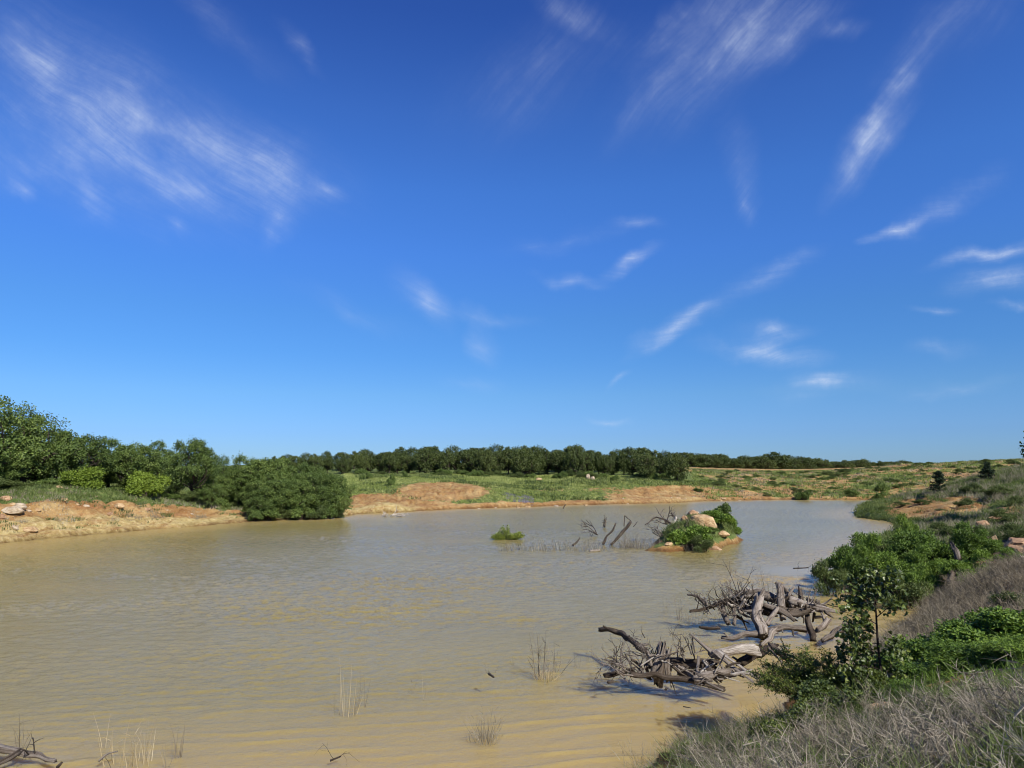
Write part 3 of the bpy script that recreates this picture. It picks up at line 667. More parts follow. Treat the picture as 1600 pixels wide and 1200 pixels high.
# junipers
def juniper(seed):
    rs = np.random.RandomState(seed); root = empty('juniper'); tm = MB(); tube(tm, [(0, 0, -.1), (0, 0, .5), (0, 0, 1)], [.03, .02, .004], 6, 6, rs)
    cm = MB(); 
    for i in range(70):
        z = rs.uniform(.04, .97); r = .36 * (1 - z) ** .8 * rs.uniform(.55, 1.15) + .02; th = rs.uniform(0, 6.28); e = np.array([math.cos(th) * r, math.sin(th) * r, z + .05])
        tube(tm, [(0, 0, z - .04), e], [.006, .002], 3, 2, rs); n = 60; t = rs.uniform(.25, 1.05, (n, 1)); P = np.array([0, 0, z - .04]) * (1 - t) + e * t + rs.normal(0, .022, (n, 3))
        leaves(cm, P, rs.normal(0, 1, (n, 3)) + [0, 0, .8] + e * 2, rs.normal(0, 1, (n, 3)), rs.uniform(.03, .06, n), T_DIA, rs)
    tm.build('trunk', M_bark, root, True); cm.build('foliage', M_cedar, root); return root
J = juniper(41)
for (px, dp, tp, wp, lb, c) in [(1468,71,738,34,'young dark juniper on the crest of the right headland, nearer the water','tree'),(1545,69,724,32,'dark juniper on the right headland skyline, nearer the right edge','tree')]:
    p = on(px, dp); top = D(px, tp, dp)[2]; put(J, p, wp / FPX * dp * 1.7, top - p[2] + .1, lb, c)

edge = oak(15, 6.0, 4.6, M_oak, .5, n=16, per=26)
place(edge, 1656, 44, 660, 'dark tree whose leafy tips just enter the picture at the right edge above the skyline')

# ------------------------------------------------------------------ right shrub mass, 20-36 m away
for (px, dp, tp, wp, pr, lb) in [
 (1322,27.5,862,62,SH2,'green shrub overhanging the water, leftmost of the shrub thicket on the right bank'),
 (1352,29,838,84,SH1,'tall rounded green shrub second from the water in the right bank thicket'),
 (1400,30,840,70,SHD,'duller olive shrub in the middle back of the right bank thicket'),
 (1412,33,812,46,SH2,'round topmost shrub at the back of the right bank thicket'),
 (1440,28.5,828,96,SH1,'largest bright green shrub in the centre of the right bank thicket'),
 (1392,26.2,872,76,SH2,'green shrub low in front of the centre of the right bank thicket'),
 (1440,25.0,880,56,SH1,'bright shrub at the lower front edge of the thicket, left of the dark gap'),
 (1520,27.5,826,66,SH2,'bright green shrub right of the grey stump in the dark gap'),
 (1300,26.6,880,46,SHD,'dull leaning shrub trailing its twigs in the water at the left end of the thicket'),
 (1375,27.5,842,60,SH2,'upright green shrub between the leftmost shrubs of the thicket'),
 (1455,26.5,862,60,SH2,'green shrub filling the centre front of the thicket'),
 (1545,27.0,838,50,SH2,'green shrub touching the upright tan boulder'),
 (1522,24.0,866,72,SH1,'rounded shrub below the tan boulders on the right bank'),
 (1572,24.5,866,56,SH2,'low green shrub at the far right below the red brown ledge'),
 (1420,24.2,898,60,SHD,'dull leafy shrub at the foot of the thicket next to the sapling')]:
    shrub_at(pr if (pr is not SH1 or px in (1352, 1522)) else SH3, px, dp, tp - 14, wp * 1.3, lb, water_base=True)
GN = 'loose shrubs on the upper right bank'
for (px, dp, tp, wp) in [(1590,33,812,50),(1540,36,816,44),(1480,40,812,50),(1575,44,790,50),(1510,60,775,34),(1440,66,778,30),(1410,68,782,26),(1380,69,789,26),(1360,70,793,20),(1560,60,756,50),(1520,66,750,36),(1595,52,770,40),(1490,70,760,30),(1470,60,800,20)]:
    shrub_at(SHD, px, dp, tp, wp, 'loose low shrub on the brushy slope of the right headland', 'shrub', GN)

# ------------------------------------------------------------------ boulders
def boulder(seed, c, sx, sy, sz, mat, label, rz=0., name='boulder', group=None, sub=4):
    o = boulder_mb(seed, sx, sy, sz, sub=sub).build(name, mat, None, False); o.location = c; o.rotation_euler = (0, 0, rz); tag(o, label, 'boulder', group)
    return o
def boulder_px(seed, px, py, depth, wpx, hpx, mat, label, rz=0., tilt=0., ground_it=True, name='boulder', group=None):
    c = D(px, py, depth); k = depth / FPX
    if ground_it: g = on(px, depth)[2]; c[2] = min(c[2], g + hpx * k * .5); c[2] = max(c[2], g - hpx * k * .2)
    o = boulder(seed, c, wpx * k / 2 * 1.1, wpx * k / 2 * .8, hpx * k / 2 * 1.2, mat, label, rz, name, group); o.rotation_euler = (0, tilt, rz)
    return o
boulder_px(151, 1099, 817, 44, 42, 26, M_rock, 'large smooth tan boulder in the middle of the rocky islet', .2, .35)
boulder_px(52, 1082, 806, 46, 18, 15, M_rockred, 'dark brown boulder at the top left of the islet', 0)
boulder_px(53, 1089, 796, 47, 12, 13, M_rockpale, 'small white stone capping the top of the islet')
boulder_px(54, 1068, 811, 44.5, 12, 9, M_rockred, 'small brown rock beside the driftwood on the islet')
boulder_px(55, 1117, 842, 41.5, 26, 14, M_rockred, 'low brown rock at the front right waterline of the islet', .4)
boulder_px(56, 1128, 833, 44.5, 22, 8, M_rock, 'flat tan slab on the right waterline of the islet', .1)
boulder_px(57, 1044, 850, 41.0, 14, 6, M_rock, 'flat tan rock at the left foot of the islet among weeds')
boulder_px(58, 1108, 852, 40.3, 18, 9, M_rock, 'small tan rock at the front foot of the islet')
boulder_px(61, 1555, 845, 28.0, 15, 18, M_rock, 'upright tan boulder beside the bright green shrub on the right bank', .4)
boulder_px(62, 1594, 848, 27.0, 50, 18, M_rockred, 'wide flat red brown ledge of rock at the right edge', .3)
boulder_px(63, 1588, 862, 26.0, 40, 16, M_rockred, 'lower red brown rock under the wide ledge at the right edge', .8)
boulder_px(64, 1521, 766, 58, 9, 8, M_rock, 'small tan stone on the brushy slope below the juniper')
boulder_px(65, 1560, 792, 46, 36, 8, M_rockred, 'long flat brown rock on the upper right bank', .2)
boulder_px(66, 1535, 800, 44, 20, 10, M_rockred, 'rounded brown rock left of the long flat rock on the right bank', .2)
boulder_px(67, 1592, 786, 44, 30, 7, M_rockred, 'flat brown rock cut by the right edge of the upper bank', .2)
boulder_px(68, 1380, 1106, 9.9, 44, 20, M_rock, 'tan rock half buried in dry weeds at the foot of the sapling', .2)
boulder_px(69, 1447, 1101, 9.6, 12, 9, M_rockred, 'small orange rock in the dry weeds right of the sapling')
boulder_px(70, 1316, 1148, 9.0, 12, 8, M_rockred, 'small orange stone in the weeds below the sapling')
boulder_px(71, 1525, 1190, 6.6, 10, 8, M_rockred, 'small orange stone near the bottom right corner')
boulder_px(72, 1290, 935, 22.6, 22, 12, M_rockred, 'orange rock behind the upper driftwood heap', .2)
boulder_px(73, 90, 763, 55, 15, 8, M_rock, 'orange boulder on the grass top of the left bank')
boulder_px(74, 187, 784, 56, 15, 9, M_rock, 'tan boulder on the upper orange slope of the left bank')
for i, (px, py, dp, a, b_, m_, lb) in enumerate([(30,783,49.5,22,10,M_rockpale,'pale stone block in the rock heap at the left edge, upper'),(8,779,50,16,9,M_rockred,'brown stone at the left edge beside the pale block'),(22,793,48.5,34,11,M_rockpale,'long pale slab in the rock heap at the left edge'),(50,800,47.8,26,11,M_rock,'tan block at the right end of the left rock heap'),(26,804,47.2,14,7,M_rockpale,'small pale stone at the bottom of the left rock heap'),(60,780,50.5,10,6,M_rock,'small tan stone right of the left rock heap top'),(4,800,47.5,12,8,M_rockred,'dark brown stone at the far left waterside')]):
    boulder_px(80 + i, px, py, dp, a, b_, m_, lb, i * .7)
for i in range(14):
    px = [20,45,75,120,150,230,100,135,172,260,300,340,210,60][i]; p = on(px, 45.5 + px * .05 + rs0.uniform(.3, 3.5)); s = rs0.uniform(.12, .3)
    boulder(100 + i, p, s * 1.3, s, s * .7, [M_rock, M_rockpale, M_rockred][i % 3], 'small loose stone lying on the pale lower slope of the left bank', i, 'stone', 'loose stones on the left bank', 3)
boulder_px(120, 919, 742, 122, 7, 9, M_rockpale, 'upright white stone on the grass before the ridge wood, left of a pair')
boulder_px(121, 926, 743, 121.5, 8, 6, M_rockpale, 'squat white stone on the grass before the ridge wood, right of a pair')
boulder_px(122, 841, 748, 118, 10, 4, M_rock, 'flat tan stone on the meadow under the ridge wood')
for i in range(16):
    px = rs0.uniform(700, 1180); y0 = np.interp(px, [650, 760, 950, 1100, 1200], [83, 86, 96, 106, 110]); p = on(px, y0 + rs0.uniform(-1, 1.5)); s = rs0.uniform(.15, .4)
    p[2] = max(p[2], 0); boulder(130 + i, p, s * 1.4, s, s * .6, [M_rock, M_rockpale][i % 2], 'small tan stone along the far waterline', i, 'stone', 'stones along the far waterline', 2)

# ------------------------------------------------------------------ islet plants
ISH = shrub(36, M_shrub, 14, 80, 8, .10, T_LANCE, 'shrub', .04)
for (px, dp, tp, wp, pr, lb) in [
 (1080,41.5,818,60,ISH,'leafy green shrub on the front left of the islet'),(1100,40.4,835,34,SHD,'low dull shrub at the front foot of the islet'),(1060,42,832,26,SHD,'short brownish green shrub at the left foot of the islet'),
 (1118,45.5,798,52,ISH,'bright green bush on the back right of the islet'),(1140,48,808,30,ISH,'green bush at the right end of the islet'),(1128,47,786,30,SHO,'taller twiggy shrub on top of the islet at the back right'),(1100,47,808,34,ISH,'small bush behind the large tan boulder')]:
    shrub_at(pr, px, dp, tp - 4, wp * 1.12, lb, water_base=True)
def loose_bush(seed, mat, stems, name='bush'):
    rs = np.random.RandomState(seed); root = empty(name); sm = MB(); cm = MB()
    for (x, y, hgt) in stems:
        P = [(x * .3, y * .3, -.1), (x * .7, y * .7, hgt * .5), (x, y, hgt)]; tube(sm, P, [.012, .008, .003], 4, 6, rs)
        C = crom(P, 30)[5:]
        for c in C:
            n = 6; q = rs.normal(0, 1, (n, 3)); q[:, 2] = np.abs(q[:, 2]) + .4; leaves(cm, c + rs.normal(0, .06, (n, 3)), q, rs.normal(0, 1, (n, 3)), rs.uniform(.06, .13, n), T_LANCE, rs)
    sm.build('stem', M_bark, root, True); cm.build('foliage', mat, root); return root
rsb = np.random.RandomState(3)
wb = loose_bush(42, M_lime, [(rsb.uniform(-.85, .85), rsb.uniform(-.35, .35), 0) for _ in range(46)])
bpy.data.objects.remove(wb.children[0]); bpy.data.objects.remove(wb.children[0]); bpy.data.objects.remove(wb)
st_ = []
for _ in range(44):
    x = rsb.uniform(-1.05, .95); st_.append((x * 1.1, rsb.uniform(-.5, .5), max(.22, .95 * math.exp(-((x + .25) / .42) ** 2) + .42 * math.exp(-((x - .65) / .3) ** 2)) * rsb.uniform(.5, 1.1)))
M_wb = leaf_mat('yellow green leaves', (.12, .16, .025), (.22, .27, .045), (.34, .38, .08), .3)
wb = loose_bush(43, M_wb, st_); wp_ = G(795, 843); wb.location = wp_; tag(wb, 'yellow green bush standing alone in open water left of the islet', 'bush')

for (px, dp, tp, wp, pr, lb) in [(1062,42.2,826,22,SHD,'scruffy olive shrub low on the left flank of the islet'),(1092,41.0,828,26,SHD,'olive shrub between the leafy shrub and the front foot of the islet'),(1112,43.5,822,22,SHO,'dark little shrub under the right side of the tan boulder'),(1146,49.5,818,16,SHD,'scraggly plant at the far right tip of the islet')]:
    shrub_at(pr, px, dp, tp, wp, lb, water_base=True)
# ------------------------------------------------------------------ driftwood
rsd = np.random.RandomState(17)
def log(pts_, w0, w1, mat, label, name='log', group=None, rough=.22, jag=.6, sides=11, knots=0, cat='driftwood', flat=1.0, twigs=0):
    """pts_: (px,py,depth); w0,w1 width in photo pixels at each end"""
    P = [D(*p) for p in pts_]; rm = (w0 + w1) * pts_[0][2] / FPX / 4; Q = [P[0]]
    for a_, b_ in zip(P[:-1], P[1:]):
        m = int(np.linalg.norm(b_ - a_) / .28)
        Q += [a_ + (b_ - a_) * (j + 1) / (m + 1) + rsd.normal(0, (.06 if name in ('spar', 'plank', 'broken_stick') else .22 if rm < .08 else .10) * rm, 3) for j in range(m)] + [b_]
    P = Q; k0 = pts_[0][2] / FPX; k1 = pts_[-1][2] / FPX
    mb = MB(); r0, r1 = w0 * k0 / 2, w1 * k1 / 2
    tube(mb, P, [r0, (r0 + r1) / 2 * 1.05, r1], sides, None, rsd, rough * 2.1, jag, rsd.uniform(0, 1), flat)
    for _ in range(knots):
        i = rsd.randint(1, len(P)); t = rsd.uniform(.1, .9); q = P[i - 1] * (1 - t) + P[i] * t; d = unit(rsd.normal(0, 1, 3) + [0, 0, .5]); r = (r0 + r1) / 2
        tube(mb, [q, q + d * r * 1.2, q + d * r * rsd.uniform(1.6, 3)], [r * .5, r * .35, r * .25], 7, 5, rsd, .2, .6, rsd.uniform(0, 1))
    for _ in range(twigs):
        i = rsd.randint(1, len(P)); t = rsd.uniform(.1, .9); q = P[i - 1] * (1 - t) + P[i] * t; d = unit(rsd.normal(0, 1, 3) + [0, 0, .6])
        grow(mb, q, d, rsd.uniform(.2, .5), (r0 + r1) / 2 * .3, 1, rsd, .6)
    o = mb.build(name, mat, None, True); c = o.data
    org = Vector(P[0]); co = np.empty(len(c.vertices) * 3, np.float32); c.vertices.foreach_get('co', co); co = co.reshape(-1, 3) - np.array(org, np.float32)
    c.vertices.foreach_set('co', co.ravel()); c.update(); o.location = org
    tag(o, label, cat, group); return o
def tangle(px, py, dp, n, L, r, label, mat=None, group=None, spread=.7, up=.6, name='dead_branch', dirn=None, kids=3, depth=2):
    mb = MB(); c = D(px, py, dp)
    for i in range(n):
        d = rsd.normal(0, 1, 3); d[2] = abs(d[2]) * up + .1
        if dirn is not None: d = d * .5 + np.array(dirn)
        grow(mb, c * 0 + rsd.normal(0, .06, 3), d, L * rsd.uniform(.6, 1.1), r, depth, rsd, spread, 0, 5, kids, rsd.uniform(0, 1))
    o = mb.build(name, mat or M_drift, None, True); o.location = c; tag(o, label, 'driftwood', group); return o
a1 = 15.0
log([(937,984,17.6),(950,983,17.4),(965,988,17.2),(993,1006,16.4),(1007,1017,15.9)], 6, 11, M_driftdark, 'crooked dark log poking out over the water left of the lower driftwood heap', knots=3)
log([(985,1000,16.6),(997,1008,16.2),(1012,1007,16.1)], 5, 3, M_drift, 'short pale forked branch against the crooked dark log', 'dead_branch', twigs=2)
log([(1026,1056,15.0),(1030,1035,15.0),(1036,1013,15.1)], 17, 9, M_drift, 'upright splintered grey stump on the left of the lower driftwood heap', 'stump', jag=1.6, knots=2, sides=16, rough=.35)
log([(1044,1056,15.0),(1042,1035,15.0),(1046,1018,15.0)], 9, 5, M_drift, 'narrow splintered post beside the upright grey stump', 'stump', jag=1.6)
log([(1018,1040,14.9),(1012,1018,15.1)], 4, 4, M_drift, 'slim broken stick leaning left of the splintered stump', 'dead_branch')
log([(985,1053,14.8),(1040,1059,14.7),(1085,1064,14.5),(1130,1077,14.2)], 8, 7, M_driftdark, 'long dark log at the waterline under the lower driftwood heap', knots=3)
log([(1048,1034,15.6),(1080,1036,15.5),(1118,1040,15.4)], 13, 15, M_driftdark, 'thick brown log lying across the middle of the lower heap', knots=2)
log([(1060,1050,14.9),(1085,1053,14.8),(1112,1050,14.7)], 9, 10, M_driftdark, 'dark log in the shade below the brown middle log', knots=1)
log([(1086,1062,14.4),(1110,1056,14.4),(1139,1049,14.5)], 12, 10, M_drift, 'short thick grey log at the front right of the lower heap', knots=1, rough=.3)
log([(1079,991,15.2),(1095,1005,15.1),(1122,1027,15.0)], 3, 9, M_drift, 'long grey spar pointing up and left out of the lower heap', 'spar', rough=.15)
log([(1119,1020,15.0),(1145,1042,14.7),(1174,1063,14.3)], 12, 6, M_drift, 'split grey plank sloping down to the water at the right of the lower heap', 'plank', flat=.35, rough=.3, jag=1)
log([(1124,1018,15.1),(1152,1038,14.8),(1179,1058,14.5)], 8, 5, M_driftpale, 'paler split plank lying above the grey plank', 'plank', flat=.35, rough=.3, jag=1)
log([(1112,1023,15.4),(1136,1018,15.5),(1160,1014,15.7),(1179,1016,15.8)], 11, 16, M_driftpale, 'smooth bleached white log on the right of the lower heap', rough=.10, sides=16)
log([(1157,1036,15.9),(1180,1022,16.1),(1211,1010,16.3)], 14, 9, M_driftdark, 'dark forked log behind the feathery bush', knots=2)
log([(1205,1010,16.3),(1218,1020,16.0),(1231,1032,15.8)], 11, 6, M_driftdark, 'broken dark branch sloping down behind the feathery bush', 'log')
log([(1200,1012,16.2),(1214,1026,15.9),(1222,1036,15.7)], 4, 3, M_drift, 'pale bare stick on the dark forked log', 'dead_branch')
log([(1092,1026,14.9),(1090,1048,14.7),(1097,1070,14.3)], 4, 4, M_drift, 'crooked upright grey stick in the centre of the lower heap', 'dead_branch')
log([(1064,1044,14.9),(1087,1060,14.5),(1108,1068,14.2),(1130,1079,14.0)], 6, 3, M_drift, 'sinuous root crossing the front of the lower heap', 'root')
log([(1100,1032,15.0),(1112,1048,14.8)], 6, 4, M_driftpale, 'short pale branch inside the lower heap', 'dead_branch')
log([(945,1056,14.9),(965,1052,15.0),(990,1046,15.0)], 6, 7, M_driftdark, 'low branch at the left waterline of the lower heap', 'dead_branch', twigs=2)
log([(950,1066,14.5),(958,1065,14.5)], 5, 4, M_driftdark, 'small dark floating piece just below the left end of the lower heap', 'dead_branch')
log([(1120,1048,14.7),(1128,1062,14.5)], 7, 5, M_drift, 'stubby grey branch between the short log and the planks', 'dead_branch')
GT = 'tangled dead branches of the lower driftwood heap'
for (px, py, dp, L, dr_) in [(985,1045,15.0,.6,(-.8,0,.3)),(1000,1045,15.1,.55,(-.5,0,.5)),(970,1048,15.1,.5,(-.3,0,.6)),(1010,1040,15.2,.5,(.2,0,.7)),(1020,1040,15.2,.5,(-.4,0,.3)),(1066,1030,15.5,.4,(0,0,.7)),(1085,1025,15.4,.4,(.2,0,.5)),(1110,1060,14.4,.35,(-.4,0,.3)),(990,1052,14.8,.5,(-.9,0,.1))]:
    tangle(px, py, dp, 4, L, .018, 'wiry grey dead branches tangled in the lower driftwood heap', group=GT, dirn=dr_)
tangle(1007, 1003, 16.3, 3, .30, .01, 'bare twig fork rising from the end of the crooked dark log', up=1.2)
tangle(1060, 1000, 17.2, 3, .35, .008, 'thin twig poking up from the water behind the spar', M_brown, up=1.6)
# upper heap
b1 = 20.5
log([(1192,992,19.6),(1186,970,19.9),(1183,950,20.1),(1187,932,20.4)], 18, 11, M_drift, 'massive pale trunk standing upright in the middle of the upper driftwood heap', 'trunk', knots=3, sides=18, rough=.28)
log([(1128,996,19.6),(1145,997,19.5),(1166,990,19.6),(1192,991,19.6)], 5, 10, M_drift, 'root like log reaching left along the water from the massive trunk', knots=2)
log([(1198,988,19.6),(1224,979,19.8),(1257,983,19.8)], 9, 8, M_drift, 'pale log stretching right from the foot of the massive trunk', knots=2)
log([(1189,1008,18.8),(1203,998,19.0),(1210,985,19.2)], 5, 8, M_drift, 'bent branch curving down in front of the massive trunk', 'dead_branch')
log([(1198,975,19.9),(1208,960,20.0),(1215,950,20.1)], 8, 4, M_drift, 'short leaning branch right of the massive trunk', 'dead_branch')
log([(1224,968,20.3),(1220,940,20.5),(1219,917,20.8)], 10, 9, M_drift, 'upright grey post standing in the upper heap', 'post', knots=2)
log([(1213,911,21.2),(1227,921,21.1),(1238,934,20.9)], 4, 9, M_drift, 'leaning broken branch at the top of the upper heap', 'dead_branch', knots=1)
log([(1150,928,21.0),(1185,928,21.0),(1215,938,20.9),(1250,945,20.8)], 10, 15, M_drift, 'long grey trunk across the top of the upper heap', knots=4)
log([(1160,925,21.5),(1185,926,21.4),(1212,934,21.3)], 10, 12, M_driftpale, 'pale thick limb lying at the back left of the upper heap', knots=2)
log([(1235,940,20.6),(1270,947,20.5),(1307,956,20.3)], 14, 5, M_drift, 'tapering grey trunk pointing right to the sapling', knots=3)
log([(1215,952,20.4),(1240,958,20.3),(1265,953,20.3)], 12, 10, M_driftdark, 'dark log low in the centre right of the upper heap', knots=2)
log([(1250,952,20.6),(1252,935,20.8),(1250,924,20.9)], 9, 6, M_driftdark, 'short dark upright stub near the right of the upper heap', 'stump', jag=1.3)
log([(1238,948,20.5),(1233,930,20.7),(1240,918,20.8)], 5, 3, M_drift, 'thin grey upright branch between the posts of the upper heap', 'dead_branch')
log([(1078,955,20.6),(1105,950,20.7),(1130,942,20.8),(1160,935,20.9)], 4, 9, M_driftdark, 'long dark branch reaching left from the upper heap', 'dead_branch', twigs=3)
log([(1074,929,21.0),(1090,932,21.0),(1103,945,20.8)], 2.5, 6, M_drift, 'raised branch tip at the far left of the upper heap', 'dead_branch', twigs=1)
log([(1129,945,20.8),(1131,958,20.5),(1137,972,20.2)], 6, 8, M_drift, 'leg of wood standing in the water under the left of the upper heap', 'dead_branch')
log([(1147,946,20.6),(1147,976,20.1)], 5, 5, M_drift, 'straight stick standing in the water left of the massive trunk', 'dead_branch')
log([(1262,960,20.4),(1265,980,20.0),(1271,998,19.5)], 7, 9, M_driftdark, 'dark leg of wood standing in calm water on the right of the upper heap', 'log')
log([(1277,985,19.7),(1294,968,20.0)], 9, 8, M_drift, 'short pale stub in the water near the sapling leaves', 'log')
log([(1285,1001,18.9),(1300,992,19.1),(1322,978,19.5)], 6, 10, M_drift, 'log sloping out of the water onto the bank behind the sapling', 'log')
log([(1093,980,20.1),(1108,982,20.0),(1123,981,20.0)], 3, 5, M_driftdark, 'thin dark log floating left of the massive trunk', 'log')
log([(1160,950,20.7),(1180,946,20.6),(1205,958,20.3)], 7, 9, M_driftdark, 'dark crossing limb behind the massive trunk', 'log')
log([(1275,945,20.6),(1285,960,20.3),(1288,970,20.1)], 4, 3, M_drift, 'thin pale stick at the right end of the upper heap', 'dead_branch')
log([(1195,945,20.3),(1222,955,20.1),(1240,968,20.0)], 8, 6, M_drift, 'grey limb slanting down between trunk and post', 'log', knots=1)
log([(1262,938,20.9),(1290,948,20.6)], 7, 5, M_driftdark, 'dark broken limb by the orange rock', 'log')
GU = 'tangled dead branches of the upper driftwood heap'
for (px, py, dp, L, dr_) in [(1150,950,20.6,.7,(-.3,0,.8)),(1160,945,20.7,.7,(0,0,.9)),(1145,955,20.5,.6,(-.6,0,.3)),(1165,960,20.4,.6,(-.2,0,.2)),(1170,940,20.8,.7,(.2,0,.6)),(1125,950,20.7,.5,(-.7,0,.2)),(1110,955,20.6,.5,(-.5,0,.5)),(1245,950,20.6,.5,(.3,0,.5)),(1265,950,20.5,.5,(.4,0,.2)),(1140,962,20.4,.6,(-.4,0,.1)),(1205,945,20.7,.5,(.3,0,.5)),(1175,955,20.4,.5,(-.4,0,.5))]:
    tangle(px, py, dp, 4, L, .02, 'wiry dead branches tangled in the upper driftwood heap', group=GU, dirn=dr_, mat=M_drift if rsd.rand() < .6 else M_driftdark)
tangle(1152, 925, 21.0, 2, .95, .012, 'tall forked dead twigs rising highest above the upper heap', M_brown, dirn=(-.15, 0, 1.4), depth=2)
def filler(boxes, n, label, group):
    for i in range(n):
        x0, x1, y0, y1, dp = boxes[i % len(boxes)]; px = rsd.uniform(x0, x1); py = rsd.uniform(y0, y1); a = rsd.normal(.15, .7); L = rsd.uniform(9, 30) * 17 / dp
        dd = dp + rsd.uniform(-.25, .25); w_ = rsd.uniform(1.6, 5.0)
        log([(px, py, dd), (px + L * .5 * math.cos(a), py + L * .5 * math.sin(a) + rsd.uniform(-2, 2), dd + .05), (px + L * math.cos(a), py + L * math.sin(a), dd + rsd.uniform(-.15, .15))], w_, w_ * .6, [M_drift, M_driftdark, M_drift, M_driftdark, M_driftpale, M_driftpale][rsd.randint(6)], label, 'broken_stick', group, .25, 1.2, 7)
filler([(955,1040,1030,1052,15.0),(1040,1110,1034,1058,14.8),(1090,1150,1040,1062,14.6),(1010,1060,1020,1050,15.1)], 54, 'broken stick or slab jumbled into the lower driftwood heap', 'sticks jumbled in the lower driftwood heap')
filler([(1135,1175,930,965,20.6),(1165,1230,935,962,20.5),(1225,1300,940,962,20.5),(1240,1290,945,966,20.4)], 60, 'broken stick or slab jumbled into the upper driftwood heap', 'sticks jumbled in the upper driftwood heap')
# islet dead wood
log([(942,850,44.0),(948,838,44),(958,828,44),(962,818,44)], 3.6, 2.4, M_driftdark, 'thin crooked dead post leaning in the water left of the islet', 'post', knots=1)
log([(955,851,43.7),(970,835,43.7),(985,817,43.7)], 4, 4.4, M_driftdark, 'thick dark dead trunk leaning right in the water left of the islet', 'post')
tangle(945, 823, 57, 3, .75, .05, 'small bare dead tree standing far out behind the leaning posts', M_driftdark, up=1.8, dirn=(0, 0, 1))
tangle(932, 836, 50, 4, 1.2, .035, 'spreading bare branches lying on the water left of the leaning posts', M_driftdark, up=.4, dirn=(-.5, 0, .3))
log([(975,822,52),(976,806,52),(986,814,52)], 1.4, 1.2, M_driftdark, 'bent hook of dead branch behind the thick leaning trunk', 'dead_branch')
log([(990,823,50),(996,815,50)], 1.4, .8, M_driftdark, 'short thin stick right of the thick leaning trunk', 'dead_branch')
log([(895,852,43),(901,847,43),(906,840,43)], 3, 1.5, M_driftdark, 'small dark forked stump in the dead weeds left of the posts', 'stump', knots=1)
log([(922,861,40.6),(936,860,40.7)], 4, 3, M_drift, 'pale piece of wood floating below the leaning posts', 'log')
log([(1008,820,46),(1025,808,46.5),(1040,812,46.5),(1048,818,46)], 1.5, 3, M_driftdark, 'arched bare branch reaching left off the islet', 'dead_branch', twigs=4)
log([(1048,822,45),(1054,815,45),(1056,808,45)], 4, 3, M_driftpale, 'curved pale branch on the left side of the islet', 'dead_branch')
tangle(1040, 818, 45.5, 5, .9, .035, 'heap of dark dead branches on the left end of the islet', M_driftdark, up=.5)
tangle(1058, 812, 46, 4, .6, .03, 'snag of dead branches beside the brown islet boulder', M_driftdark, up=.7)
log([(880,794,82),(884,788,82)], 2.2, 1.4, M_driftdark, 'lone dark stub sticking out of the water by the far shore', 'stump')
for (px, L) in [(600, .4), (612, .9), (624, .6)]:
    tangle(px, 806, 70.5, 4, L, .04, 'low snag of pale dead branches in the water off the oak point', M_driftpale, 'snags off the oak point', up=.25, dirn=(.9, 0, .0))
tangle(1066, 826, 43.0, 5, .7, .03, 'dead brown twigs on the bare soil at the left of the islet', M_driftdark, up=.5)
tangle(1035, 838, 43.0, 5, .8, .025, 'dead twigs trailing into the water at the left foot of the islet', M_driftdark, up=.5, dirn=(-.6, 0, .3))
# bottom left and others
log([(-12,1168,11.7),(28,1175,11.6),(60,1181,11.5),(86,1189,11.3)], 11, 5, M_drift, 'weathered log lying at the bottom left corner of the water', twigs=2)
log([(30,1175,11.5),(12,1186,11.3),(-10,1197,11.2)], 8, 6, M_drift, 'pale branch crossing down from the bottom left log', 'dead_branch')
log([(155,1189,11.4),(168,1178,11.5),(183,1174,11.5)], 3, 2, M_drift, 'small bent twig among the reeds at bottom left', 'dead_branch', twigs=1)
log([(90,1198,11.2),(96,1192,11.2)], 5, 3, M_driftdark, 'short dark stub next to the bottom left log', 'dead_branch')
log([(764,1053,15.1),(771,1058,14.8)], 4, 3, M_driftdark, 'short dark stick floating in the water beside a thin weed', 'dead_branch')
log([(517,1188,11.5),(532,1182,11.6)], 3, 2, M_driftdark, 'half sunk twig in the dark patch near the bottom of the picture', 'dead_branch', twigs=2)
log([(1040,1078,13.9),(1042,1075,13.9)], 3, 3, M_driftdark, 'tiny dark stub in the water below the lower heap', 'dead_branch')
log([(1068,1104,13.1),(1079,1106,13.0)], 1.5, 1, M_brown and M_driftdark, 'thin floating twig below the lower heap', 'dead_branch')
log([(1240,888,28.5),(1262,887,28.5)], 2, 2, M_driftdark, 'dark twigs floating by the thicket', 'dead_branch', twigs=3)
# grey stump in the thicket gap and at the right edge
log([(1496,872,26.0),(1493,860,26.1),(1488,850,26.2)], 9, 5, M_drift, 'grey weathered stump low in the dark gap of the thicket', 'stump', knots=1, sides=16, rough=.4, jag=1.4)
log([(1494,922,23.4),(1486,908,23.8),(1488,890,24.4)], 12, 8, M_driftdark, 'dark fallen trunk in the shade below the grey stump', 'trunk', rough=.3)
log([(1612,884,23.5),(1598,872,24),(1584,868,24.3)], 12, 6, M_driftpale, 'bleached gnarled wood at the right edge under the ledge', 'log', knots=3, rough=.4)

